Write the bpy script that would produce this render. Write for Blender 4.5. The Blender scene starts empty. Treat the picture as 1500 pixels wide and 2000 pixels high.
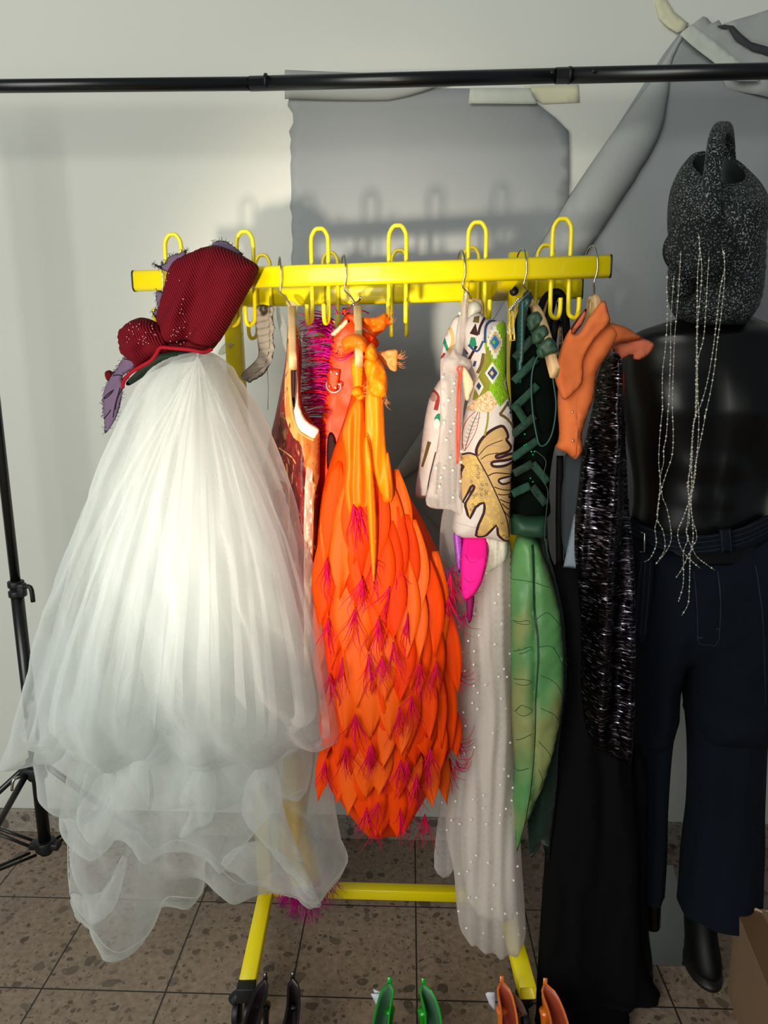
import bpy, math, random
import numpy as np
from mathutils import Vector, Matrix, noise
from mathutils.geometry import delaunay_2d_cdt
R = math.radians
random.seed(7)
SC = bpy.context.scene
COL = SC.collection

# ------------------------------------------------------------------ camera
F = 1400.0; CAMH = 1.45; YAW = R(2.0); PITCH = R(10.9)
cd = bpy.data.cameras.new('camera'); cam = bpy.data.objects.new('camera', cd); COL.objects.link(cam)
cam.location = (0, 0, CAMH); cam.rotation_euler = (R(90) - PITCH, 0, YAW)
cd.sensor_fit = 'VERTICAL'; cd.sensor_height = 36.0; cd.lens = F / 2000 * 36
cd.clip_start = 0.02
SC.camera = cam
CF = Vector((-math.sin(YAW) * math.cos(PITCH), math.cos(YAW) * math.cos(PITCH), -math.sin(PITCH)))
CR = Vector((math.cos(YAW), math.sin(YAW), 0)); CU = CR.cross(CF)
C0 = Vector((0, 0, CAMH))
def ray(px, py): return CF + CR * ((px - 750) / F) - CU * ((py - 1000) / F)
def P(px, py, Y):
    d = ray(px, py); return C0 + d * (Y / d.y)
def G(px, py, z=0.0):
    d = ray(px, py); return C0 + d * ((z - CAMH) / d.z)

# ------------------------------------------------------------------ colour settings / world / lights
SC.view_settings.view_transform = 'Standard'; SC.view_settings.look = 'None'
SC.view_settings.exposure = 0.0; SC.view_settings.gamma = 1.0
SC.view_settings.use_curve_mapping = False
SC.cycles.transparent_max_bounces = 40
SC.cycles.max_bounces = 8
w = bpy.data.worlds.new('world'); SC.world = w; w.use_nodes = True
w.node_tree.nodes['Background'].inputs[0].default_value = (0.80, 0.92, 1.0, 1)
w.node_tree.nodes['Background'].inputs[1].default_value = 0.16
def aim(o, tgt):
    d = Vector(tgt) - o.location; o.rotation_euler = d.to_track_quat('-Z', 'Y').to_euler()
def area(name, loc, tgt, sx, sy, power, col):
    l = bpy.data.lights.new(name, 'AREA'); l.shape = 'RECTANGLE'; l.size = sx; l.size_y = sy
    l.energy = power; l.color = col
    o = bpy.data.objects.new(name, l); COL.objects.link(o); o.location = loc; aim(o, tgt); return o
def spot(name, loc, tgt, ang, blend, power, col, rad):
    l = bpy.data.lights.new(name, 'SPOT'); l.spot_size = R(ang); l.spot_blend = blend
    l.energy = power; l.color = col; l.shadow_soft_size = rad
    o = bpy.data.objects.new(name, l); COL.objects.link(o); o.location = loc; aim(o, tgt); return o
# window behind and left of the camera, high up
area('window_light', (-1.5, -1.6, 2.45), (-0.35, 2.04, 2.1), 2.4, 1.8, 86, (1.0, 1.0, 0.90))
area('side_fill_light', (-1.9, -1.3, 1.0), (-0.3, 1.5, 0.6), 1.2, 1.4, 16, (0.93, 0.98, 1.0))  # added fill lamp, not a window; brightens the floor and lower left
# low warm sunlight bounced up through the window onto the rack
KEY = (-0.78, -3.2, 0.05)
spot('low_sun_wide', KEY, P(640, 780, 1.5), 14.5, 1.0, 1180, (1.0, 0.88, 0.70), 0.14)
spot('low_sun_dress', KEY, P(690, 730, 1.4), 5.6, 1.0, 800, (1.0, 0.84, 0.60), 0.11)
spot('low_sun_tulle', KEY, P(335, 1140, 1.25), 5.2, 1.0, 460, (1.0, 0.98, 0.90), 0.09)

# ------------------------------------------------------------------ materials
def lin(h):
    if not isinstance(h, str): return tuple(h)
    h = h.lstrip('#'); v = [int(h[i:i + 2], 16) / 255 for i in (0, 2, 4)]
    return tuple((c / 12.92 if c <= 0.04045 else ((c + 0.055) / 1.055) ** 2.4) for c in v)
def mat(name, col, rough=0.7, metal=0.0, sheen=0.0, var=0.0, vscale=20, bump=0.0, bscale=200, transl=0.0, coat=0.0, spec=0.5, twosided=None):
    m = bpy.data.materials.new(name); m.use_nodes = True; nt = m.node_tree; b = nt.nodes['Principled BSDF']
    c = lin(col); b.inputs['Base Color'].default_value = (*c, 1); b.inputs['Roughness'].default_value = rough
    b.inputs['Metallic'].default_value = metal; b.inputs['Sheen Weight'].default_value = sheen
    b.inputs['Coat Weight'].default_value = coat; b.inputs['Specular IOR Level'].default_value = spec if (rough < 0.6 or metal) else min(spec, 0.18)
    tc = nt.nodes.new('ShaderNodeTexCoord')
    if var:
        n = nt.nodes.new('ShaderNodeTexNoise'); n.inputs['Scale'].default_value = vscale; n.inputs['Detail'].default_value = 4
        nt.links.new(tc.outputs['Object'], n.inputs['Vector'])
        r = nt.nodes.new('ShaderNodeMapRange'); r.inputs[1].default_value = 0.3; r.inputs[2].default_value = 0.7
        r.inputs[3].default_value = 1 - var; r.inputs[4].default_value = 1 + var
        nt.links.new(n.outputs[0], r.inputs[0])
        h = nt.nodes.new('ShaderNodeHueSaturation'); h.inputs['Color'].default_value = (*c, 1)
        nt.links.new(r.outputs[0], h.inputs['Value']); nt.links.new(h.outputs[0], b.inputs['Base Color'])
    if bump:
        n2 = nt.nodes.new('ShaderNodeTexNoise'); n2.inputs['Scale'].default_value = bscale; n2.inputs['Detail'].default_value = 3
        nt.links.new(tc.outputs['Object'], n2.inputs['Vector'])
        bp = nt.nodes.new('ShaderNodeBump'); bp.inputs['Strength'].default_value = bump; bp.inputs['Distance'].default_value = 0.004
        nt.links.new(n2.outputs[0], bp.inputs['Height']); nt.links.new(bp.outputs[0], b.inputs['Normal'])
    if transl:
        t = nt.nodes.new('ShaderNodeBsdfTranslucent'); t.inputs[0].default_value = (*c, 1)
        mx = nt.nodes.new('ShaderNodeMixShader'); mx.inputs[0].default_value = transl
        nt.links.new(b.outputs[0], mx.inputs[1]); nt.links.new(t.outputs[0], mx.inputs[2])
        nt.links.new(mx.outputs[0], nt.nodes['Material Output'].inputs[0])
    return m
def sheer(name, col, a0, a1, power=2.0, transl=0.45, streak=0.0, sscale=30):
    """net fabric: thin mesh, more opaque where it turns away from the eye"""
    m = bpy.data.materials.new(name); m.use_nodes = True; nt = m.node_tree; nt.nodes.clear()
    out = nt.nodes.new('ShaderNodeOutputMaterial'); c = (*lin(col), 1)
    d = nt.nodes.new('ShaderNodeBsdfDiffuse'); d.inputs[0].default_value = c
    t = nt.nodes.new('ShaderNodeBsdfTranslucent'); t.inputs[0].default_value = c
    mx = nt.nodes.new('ShaderNodeMixShader'); mx.inputs[0].default_value = transl
    nt.links.new(d.outputs[0], mx.inputs[1]); nt.links.new(t.outputs[0], mx.inputs[2])
    tr = nt.nodes.new('ShaderNodeBsdfTransparent')
    lw = nt.nodes.new('ShaderNodeLayerWeight'); lw.inputs[0].default_value = 0.5
    pw = nt.nodes.new('ShaderNodeMath'); pw.operation = 'POWER'; pw.inputs[1].default_value = power
    nt.links.new(lw.outputs['Facing'], pw.inputs[0])
    mr = nt.nodes.new('ShaderNodeMapRange'); mr.inputs[3].default_value = a0; mr.inputs[4].default_value = a1
    nt.links.new(pw.outputs[0], mr.inputs[0]); fac = mr.outputs[0]
    if streak:
        tc = nt.nodes.new('ShaderNodeTexCoord'); mp = nt.nodes.new('ShaderNodeMapping'); mp.inputs['Scale'].default_value = (sscale, sscale, sscale * 0.06)
        nt.links.new(tc.outputs['Object'], mp.inputs[0])
        n = nt.nodes.new('ShaderNodeTexNoise'); n.inputs['Scale'].default_value = 1; n.inputs['Detail'].default_value = 3
        nt.links.new(mp.outputs[0], n.inputs['Vector'])
        r2 = nt.nodes.new('ShaderNodeMapRange'); r2.inputs[1].default_value = 0.35; r2.inputs[2].default_value = 0.65
        r2.inputs[3].default_value = 1 - streak; r2.inputs[4].default_value = 1 + streak
        nt.links.new(n.outputs[0], r2.inputs[0])
        mu = nt.nodes.new('ShaderNodeMath'); mu.operation = 'MULTIPLY'; mu.use_clamp = True
        nt.links.new(fac, mu.inputs[0]); nt.links.new(r2.outputs[0], mu.inputs[1]); fac = mu.outputs[0]
    mm = nt.nodes.new('ShaderNodeMixShader'); nt.links.new(fac, mm.inputs[0])
    nt.links.new(tr.outputs[0], mm.inputs[1]); nt.links.new(mx.outputs[0], mm.inputs[2])
    nt.links.new(mm.outputs[0], out.inputs[0]); return m
def two_tone(name, c1, c2, scale, thr=0.5, rough=0.6, stretch=(1, 1, 1), soft=0.04, detail=5, c3=None, thr3=0.6, sc3=None):
    m = mat(name, c1, rough); nt = m.node_tree; b = nt.nodes['Principled BSDF']
    tc = nt.nodes.new('ShaderNodeTexCoord'); mp = nt.nodes.new('ShaderNodeMapping'); mp.inputs['Scale'].default_value = stretch
    nt.links.new(tc.outputs['Object'], mp.inputs[0])
    n = nt.nodes.new('ShaderNodeTexNoise'); n.inputs['Scale'].default_value = scale; n.inputs['Detail'].default_value = detail
    nt.links.new(mp.outputs[0], n.inputs['Vector'])
    cr = nt.nodes.new('ShaderNodeValToRGB'); cr.color_ramp.elements[0].position = thr - soft; cr.color_ramp.elements[1].position = thr + soft
    cr.color_ramp.elements[0].color = (*lin(c1), 1); cr.color_ramp.elements[1].color = (*lin(c2), 1)
    nt.links.new(n.outputs[0], cr.inputs[0]); last = cr.outputs[0]
    if c3:
        n3 = nt.nodes.new('ShaderNodeTexNoise'); n3.inputs['Scale'].default_value = sc3 or scale * 3; n3.inputs['Detail'].default_value = 4
        nt.links.new(mp.outputs[0], n3.inputs['Vector'])
        r3 = nt.nodes.new('ShaderNodeMapRange'); r3.inputs[1].default_value = thr3; r3.inputs[2].default_value = thr3 + 0.03
        nt.links.new(n3.outputs[0], r3.inputs[0])
        mi = nt.nodes.new('ShaderNodeMix'); mi.data_type = 'RGBA'
        nt.links.new(r3.outputs[0], mi.inputs[0]); nt.links.new(last, mi.inputs[6]); mi.inputs[7].default_value = (*lin(c3), 1)
        last = mi.outputs[2]
    nt.links.new(last, b.inputs['Base Color']); return m

M = {}
M['wall'] = mat('painted_wall', '#d6d7cf', 0.85, var=0.02, vscale=1.5, bump=0.05, bscale=300)
M['paper'] = mat('grey_paper', '#94989a', 0.8, var=0.03, vscale=3)
M['paper_back'] = mat('grey_paper_back', '#a6a9a7', 0.8, var=0.03, vscale=3)
M['paper_dark'] = mat('dark_paper_edge', '#3f4144', 0.8)
M['tape'] = mat('masking_tape', '#c3c8bd', 0.6, var=0.05, vscale=30)
M['tape_yellow'] = mat('old_tape', '#d6d3b4', 0.6, var=0.04, vscale=20)
M['yellow'] = mat('yellow_paint', '#f2dc02', 0.32, coat=0.25)
M['black_plastic'] = mat('black_plastic', '#0d0f11', 0.5)
M['black_metal'] = mat('black_powder_metal', '#0b0d0f', 0.32, spec=0.6)
M['chrome'] = mat('chrome_wire', '#c9c6bf', 0.2, metal=1.0)
M['wood'] = mat('pale_wood', '#cda878', 0.5, var=0.08, vscale=25)
M['cord'] = None
def corduroy():
    m = mat('wine_corduroy', '#7a0618', 0.85); nt = m.node_tree; b = nt.nodes['Principled BSDF']
    b.inputs['Sheen Tint'].default_value = (0.8, 0.1, 0.15, 1)
    tc = nt.nodes.new('ShaderNodeTexCoord'); mp = nt.nodes.new('ShaderNodeMapping')
    mp.inputs['Rotation'].default_value = (0, R(24), 0)
    nt.links.new(tc.outputs['Object'], mp.inputs[0])
    wv = nt.nodes.new('ShaderNodeTexWave'); wv.inputs['Scale'].default_value = 72; wv.inputs['Distortion'].default_value = 0.0
    wv.inputs['Detail'].default_value = 1; wv.inputs['Detail Scale'].default_value = 0.15
    nt.links.new(mp.outputs[0], wv.inputs['Vector'])
    bp = nt.nodes.new('ShaderNodeBump'); bp.inputs['Strength'].default_value = 0.8; bp.inputs['Distance'].default_value = 0.002
    nt.links.new(wv.outputs['Fac'], bp.inputs['Height']); nt.links.new(bp.outputs[0], b.inputs['Normal'])
    cr = nt.nodes.new('ShaderNodeMix'); cr.data_type = 'RGBA'; cr.inputs[6].default_value = (*lin('#3c010b'), 1); cr.inputs[7].default_value = (*lin('#7c0418'), 1)
    nt.links.new(wv.outputs['Fac'], cr.inputs[0]); nt.links.new(cr.outputs[2], b.inputs['Base Color']); return m
M['cord'] = corduroy()
M['cord_trim'] = mat('red_binding', '#8c0619', 0.8)
M['dark_lining'] = mat('dark_green_lining', '#1b2a20', 0.7)
M['purple'] = mat('mauve_suede', '#62506a', 0.85, sheen=0.1, var=0.06, vscale=60)
M['purple_edge'] = mat('black_fringe', '#17121a', 0.9)
M['rhine'] = mat('rhinestone', '#e8b0b8', 0.1, metal=0.8)
M['tulle'] = sheer('white_tulle', '#eff3f1', 0.19, 0.80, 1.7, 0.45, streak=0.10, sscale=34)
M['tulle_in'] = sheer('white_tulle_inner', '#f2f5f2', 0.42, 0.85, 1.4, 0.45, streak=0.15, sscale=40)
M['tulle_edge'] = sheer('tulle_hem', '#ffffff', 0.6, 0.8, 1.5)
M['lace'] = mat('cream_lace', '#9d948a', 0.85, bump=0.6, bscale=150)
M['ribbon_white'] = sheer('organza_ribbon', '#d5d8d6', 0.35, 0.8, 1.5)
M['redgold'] = two_tone('crimson_velvet_worn', '#7d0d0c', '#5a0806', 30, 0.5, 0.55, (2, 2, 0.7), c3='#b98a5a', thr3=0.63, sc3=70)
M['redgold2'] = two_tone('worn_gold_patch', '#c77b35', '#d9a55c', 25, 0.5, 0.5, (1, 1, 0.5), c3='#8f2010', thr3=0.6, sc3=60)
M['lining_white'] = mat('cream_lining', '#efdfc6', 0.6, var=0.06, vscale=60)
M['gold_line'] = mat('gold_edge', '#cf8a3c', 0.5, var=0.15, vscale=50)
M['brownwear'] = two_tone('brown_worn', '#4a2018', '#6e4a34', 40, 0.5, 0.6)
M['feather_m'] = mat('magenta_feather', '#c4047e', 0.6, transl=0.3)
M['feather_r'] = mat('crimson_feather', '#e8083c', 0.6, transl=0.3)
M['feather_p'] = mat('fuchsia_feather', '#d00c9c', 0.6, transl=0.3)
M['feather_k'] = mat('pink_feather', '#ee1470', 0.6, transl=0.3)
M['vest'] = mat('scarlet_leather', '#f03c00', 0.5, spec=0.3, var=0.04, vscale=12)
M['steel'] = mat('polished_steel', '#f0eee8', 0.15, metal=1.0)
M['orange'] = mat('orange_satin', '#ff4e00', 0.55, spec=0.12, transl=0.28, var=0.03, vscale=8)
M['orange_deep'] = mat('orange_lining', '#f03a00', 0.6, spec=0.12, transl=0.15)
M['orange_lt'] = mat('highlit_orange_satin', '#ff660c', 0.5, spec=0.2, transl=0.25, var=0.03, vscale=8)  # lighter copy of the orange satin, petal highlights put into its colour
M['amber'] = mat('amber_satin', '#ff7a08', 0.45, spec=0.3, transl=0.25, var=0.05, vscale=18)
M['amber2'] = mat('golden_satin', '#ff9408', 0.45, spec=0.3, transl=0.25, var=0.05, vscale=18)
M['peach'] = mat('peach_satin', '#f79a4c', 0.5, transl=0.2)
M['pearl'] = mat('pearl_bead', '#f2eee6', 0.25, coat=0.5)
M['sheer_p'] = sheer('blush_organza', '#f2e8e2', 0.36, 0.8, 1.3, 0.4, streak=0.10, sscale=60)
M['sheer_thin'] = sheer('grey_organza', '#f0e8e6', 0.22, 0.7, 1.3, 0.4, streak=0.12, sscale=60)
M['satin_cream'] = mat('cream_satin', '#c9c4b4', 0.5, sheen=0.2, transl=0.1)
M['pearl_dress'] = mat('blush_lining', '#e4dacf', 0.7, transl=0.15)
M['linen'] = mat('cream_linen', '#c3b9b3', 0.85, var=0.03, vscale=60, bump=0.3, bscale=600)
M['lime'] = mat('lime_embroidery', '#7fae1e', 0.7, var=0.2, vscale=200, bump=0.8, bscale=350)
M['olive'] = mat('olive_thread', '#7d7a26', 0.8, var=0.1, vscale=120)
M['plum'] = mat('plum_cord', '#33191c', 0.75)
M['sand'] = mat('sand_applique', '#b3935f', 0.7, var=0.08, vscale=40)
M['goldth'] = mat('gold_thread', '#d9b23c', 0.6)
M['rustth'] = mat('rust_thread', '#d58a44', 0.6)
M['oliveth'] = mat('dark_olive_thread', '#5d4c22', 0.7)
M['mauveth'] = mat('mauve_thread', '#9a7a74', 0.7)
M['redth'] = mat('red_thread', '#8f2a22', 0.7)
M['white_th'] = mat('white_thread', '#cfcdc4', 0.8)
M['blue_th'] = mat('blue_thread', '#1f6fa8', 0.7, var=0.1, vscale=200)
M['navy_th'] = mat('navy_thread', '#2c3f66', 0.7, var=0.2, vscale=200)
M['teal_th'] = mat('teal_thread', '#1d7a5a', 0.7, var=0.2, vscale=200)
M['tan_th'] = mat('tan_thread', '#c09a62', 0.7, var=0.1, vscale=200)
M['mesh_tan'] = two_tone('dotted_tan_weave', '#d2bd98', '#c08a5c', 320, 0.52, 0.8)
M['coral'] = mat('coral_cord', '#f0482a', 0.5)
M['skin_tag'] = mat('peach_tag', '#f0c09a', 0.6)
M['pink'] = mat('hot_pink_felt', '#f0188c', 0.7)
M['magenta_d'] = mat('dark_magenta_cloth', '#8a0a52', 0.6)
M['violet'] = mat('violet_satin', '#9a3fae', 0.4)
M['g_dark'] = mat('bottle_green_cloth', '#12291e', 0.6, sheen=0.1, var=0.1, vscale=30)
M['g_black'] = mat('green_black_mesh', '#050a07', 0.9, spec=0.04)
M['g_band'] = mat('dark_green_satin', '#183c29', 0.55)
M['g_strip'] = mat('forest_green_strip', '#17382a', 0.7)
M['g_teal'] = mat('deep_teal_satin', '#0e3a38', 0.45)
M['g_leaf'] = two_tone('leaf_green_satin', '#55894f', '#8a9058', 7, 0.50, 0.42, (1, 1, 0.5), soft=0.05, detail=2)
M['g_line'] = mat('leaf_vein_thread', '#1f3f2a', 0.7)
M['g_gem'] = mat('green_rhinestone', '#0bd070', 0.1, metal=0.7)
M['apricot'] = mat('apricot_cotton', '#d8703c', 0.8, var=0.03, vscale=30)
M['apricot_in'] = mat('apricot_lining', '#c4684c', 0.8)
M['strap_black'] = mat('black_webbing', '#0a0a0b', 0.7)
M['strap_tan'] = mat('tan_webbing', '#8e7860', 0.7)
M['slate'] = mat('slate_ribbed', '#3c4248', 0.8)
M['slate2'] = mat('pale_blue_ribbed', '#8793a0', 0.8)
M['cloth_black'] = mat('black_crepe', '#050506', 0.9, spec=0.1)
M['cloth_black2'] = mat('black_chiffon', '#0a0a0c', 0.9, spec=0.1)
M['rust'] = mat('rust_felt', '#a02c18', 0.8)
M['speckle_d'] = None
M['mann'] = mat('black_mannequin', '#050505', 0.34, spec=0.35)
M['boot'] = mat('black_leather', '#040404', 0.55, spec=0.3)
M['denim'] = mat('dark_denim', '#080f1a', 0.9, var=0.15, vscale=6, bump=0.4, bscale=500, spec=0.2)
M['denim_d'] = mat('dark_denim_belt', '#0b111a', 0.9, bump=0.4, bscale=500, spec=0.2)
M['denim_st'] = mat('denim_stitch', '#2c3540', 0.9)
M['bead'] = mat('clear_bead', '#cfcabc', 0.2, coat=0.5)
M['thread'] = mat('clear_thread', '#9a968c', 0.4)
M['card'] = mat('corrugated_card', '#8f7458', 0.85, var=0.05, vscale=8)
M['card_d'] = mat('parcel_tape', '#6e5036', 0.35)
M['card_in'] = mat('torn_card_edge', '#b59a80', 0.9)
M['mirror'] = mat('mirror_glass', '#c8ccd0', 0.02, metal=1.0)
M['green_shoe'] = mat('green_patent', '#05a018', 0.25, coat=0.4)
M['green_in'] = mat('green_shoe_lining', '#4f7a5c', 0.45)
M['black_shoe'] = mat('black_patent', '#0a0809', 0.22, coat=0.5)
M['black_in'] = mat('black_shoe_lining', '#33272a', 0.4)
M['orange_shoe'] = mat('orange_patent', '#e8761e', 0.25, coat=0.4)
M['orange_in'] = mat('rust_shoe_lining', '#a84a30', 0.4)
M['tag'] = mat('white_card_tag', '#d4dbe6', 0.6)
M['tag_tan'] = mat('tan_card_tag', '#9a8070', 0.6)
M['ink'] = mat('dark_ink', '#2a1c18', 0.8)
M['yellow_cloth'] = mat('yellow_skirt_cloth', '#e6bc2e', 0.6, transl=0.25, var=0.08, vscale=14)

def sequin_mat():
    m = mat('black_sequins', '#0b090b', 0.25, metal=0.9); nt = m.node_tree; b = nt.nodes['Principled BSDF']
    tc = nt.nodes.new('ShaderNodeTexCoord'); mp = nt.nodes.new('ShaderNodeMapping'); mp.inputs['Scale'].default_value = (90, 90, 520)
    nt.links.new(tc.outputs['Object'], mp.inputs[0])
    v = nt.nodes.new('ShaderNodeTexVoronoi'); v.inputs['Scale'].default_value = 1.0
    nt.links.new(mp.outputs[0], v.inputs['Vector'])
    sub = nt.nodes.new('ShaderNodeVectorMath'); sub.operation = 'SUBTRACT'; sub.inputs[1].default_value = (0.5, 0.5, 0.5)
    nt.links.new(v.outputs['Color'], sub.inputs[0])
    sc = nt.nodes.new('ShaderNodeVectorMath'); sc.operation = 'SCALE'; sc.inputs['Scale'].default_value = 0.42
    nt.links.new(sub.outputs[0], sc.inputs[0])
    g = nt.nodes.new('ShaderNodeNewGeometry'); ad = nt.nodes.new('ShaderNodeVectorMath'); ad.operation = 'ADD'
    nt.links.new(g.outputs['Normal'], ad.inputs[0]); nt.links.new(sc.outputs[0], ad.inputs[1])
    nn = nt.nodes.new('ShaderNodeVectorMath'); nn.operation = 'NORMALIZE'; nt.links.new(ad.outputs[0], nn.inputs[0])
    nt.links.new(nn.outputs[0], b.inputs['Normal'])
    sp = nt.nodes.new('ShaderNodeSeparateColor'); nt.links.new(v.outputs['Color'], sp.inputs[0])
    cr = nt.nodes.new('ShaderNodeValToRGB'); e = cr.color_ramp.elements
    e[0].position = 0.45; e[0].color = (0.004, 0.003, 0.004, 1); e[1].position = 0.9; e[1].color = (0.055, 0.042, 0.055, 1)
    e2 = cr.color_ramp.elements.new(0.975); e2.color = (0.5, 0.48, 0.55, 1)  # brightest cells: glints painted into the sequin colour
    nt.links.new(sp.outputs[0], cr.inputs[0]); nt.links.new(cr.outputs[0], b.inputs['Base Color']); return m
M['sequin'] = sequin_mat()
def speckle_mat():
    m = mat('speckled_grey_plastic', '#1a1d1e', 0.6); nt = m.node_tree; b = nt.nodes['Principled BSDF']
    tc = nt.nodes.new('ShaderNodeTexCoord')
    n = nt.nodes.new('ShaderNodeTexNoise'); n.inputs['Scale'].default_value = 330; n.inputs['Detail'].default_value = 1
    nt.links.new(tc.outputs['Object'], n.inputs['Vector'])
    cr = nt.nodes.new('ShaderNodeValToRGB'); e = cr.color_ramp.elements
    e[0].position = 0.56; e[0].color = (*lin('#1b1f20'), 1); e[1].position = 0.68; e[1].color = (*lin('#8f9694'), 1)
    nt.links.new(n.outputs[0], cr.inputs[0]); nt.links.new(cr.outputs[0], b.inputs['Base Color'])
    bp = nt.nodes.new('ShaderNodeBump'); bp.inputs['Strength'].default_value = 0.4; bp.inputs['Distance'].default_value = 0.002
    nt.links.new(n.outputs[0], bp.inputs['Height']); nt.links.new(bp.outputs[0], b.inputs['Normal']); return m
M['speckle'] = speckle_mat()
M['speckle_d'] = speckle_mat(); M['speckle_d'].name = 'speckled_rose'
for e_ in [x for x in M['speckle_d'].node_tree.nodes if x.type == 'VALTORGB'][0].color_ramp.elements: e_.color = tuple(c * .5 for c in e_.color[:3]) + (1,)
M['can_in'] = mat('dark_green_inside', '#0a1512', 0.5)
def terrazzo(name, base, grout=True):
    m = mat(name, base, 0.45); nt = m.node_tree; b = nt.nodes['Principled BSDF']; N = nt.nodes.new; L = nt.links.new
    tc = N('ShaderNodeTexCoord')
    nz = N('ShaderNodeTexNoise'); nz.inputs['Scale'].default_value = 14; nz.inputs['Detail'].default_value = 3; L(tc.outputs['Object'], nz.inputs['Vector'])
    vm = N('ShaderNodeVectorMath'); vm.operation = 'SCALE'; vm.inputs['Scale'].default_value = 0.05; L(nz.outputs['Color'], vm.inputs[0])
    va = N('ShaderNodeVectorMath'); L(tc.outputs['Object'], va.inputs[0]); L(vm.outputs[0], va.inputs[1])
    base_n = N('ShaderNodeTexNoise'); base_n.inputs['Scale'].default_value = 60; base_n.inputs['Detail'].default_value = 5; L(tc.outputs['Object'], base_n.inputs['Vector'])
    cr = N('ShaderNodeValToRGB'); e = cr.color_ramp.elements; c = lin(base)
    e[0].position = 0.3; e[0].color = (c[0] * .72, c[1] * .70, c[2] * .68, 1); e[1].position = 0.7; e[1].color = (c[0] * 1.15, c[1] * 1.15, c[2] * 1.15, 1)
    L(base_n.outputs[0], cr.inputs[0]); last = cr.outputs[0]
    for sc, size, pick, dark in ((26, 0.32, 0.50, 0.42), (55, 0.32, 0.38, 0.46), (110, 0.30, 0.35, 0.55)):
        v = N('ShaderNodeTexVoronoi'); v.inputs['Scale'].default_value = sc; v.inputs['Randomness'].default_value = 1
        L(va.outputs[0], v.inputs['Vector'])
        sp = N('ShaderNodeSeparateColor'); L(v.outputs['Color'], sp.inputs[0])
        # chip radius differs from cell to cell
        rr = N('ShaderNodeMapRange'); rr.inputs[1].default_value = pick; rr.inputs[2].default_value = 1.0; rr.inputs[3].default_value = 0.0; rr.inputs[4].default_value = size * 1.5
        L(sp.outputs[0], rr.inputs[0])
        lt = N('ShaderNodeMath'); lt.operation = 'SUBTRACT'; L(rr.outputs[0], lt.inputs[0]); L(v.outputs['Distance'], lt.inputs[1])
        sm = N('ShaderNodeMapRange'); sm.inputs[1].default_value = 0.0; sm.inputs[2].default_value = 0.03; L(lt.outputs[0], sm.inputs[0])
        vr = N('ShaderNodeMapRange'); vr.inputs[3].default_value = dark * 0.7; vr.inputs[4].default_value = dark * 1.35; L(sp.outputs[1], vr.inputs[0])
        hv = N('ShaderNodeHueSaturation'); hv.inputs['Color'].default_value = (*c, 1); L(vr.outputs[0], hv.inputs['Value'])
        mi = N('ShaderNodeMix'); mi.data_type = 'RGBA'; L(sm.outputs[0], mi.inputs[0]); L(last, mi.inputs[6]); L(hv.outputs[0], mi.inputs[7]); last = mi.outputs[2]
    if grout:
        br = N('ShaderNodeTexBrick'); br.offset = 0.0; br.squash = 1.0
        br.inputs['Scale'].default_value = 1.0; br.inputs['Brick Width'].default_value = 0.30; br.inputs['Row Height'].default_value = 0.30
        br.inputs['Mortar Size'].default_value = 0.0022; br.inputs['Mortar Smooth'].default_value = 0.1
        mp = N('ShaderNodeMapping'); mp.inputs['Location'].default_value = (GX, GY, 0); L(tc.outputs['Object'], mp.inputs[0]); L(mp.outputs[0], br.inputs['Vector'])
        mi = N('ShaderNodeMix'); mi.data_type = 'RGBA'; L(br.outputs['Fac'], mi.inputs[0]); L(last, mi.inputs[6]); mi.inputs[7].default_value = (*lin('#2a2521'), 1); last = mi.outputs[2]
    L(last, b.inputs['Base Color']); return m
WALLY = 2.045
gx = G(812, 1768).x
GX = -(gx % 0.30); GY = -(WALLY % 0.30)
M['floor'] = terrazzo('terrazzo_tiles', '#938070')
M['skirt'] = terrazzo('terrazzo_skirting', '#9d9488', grout=False)

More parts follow.
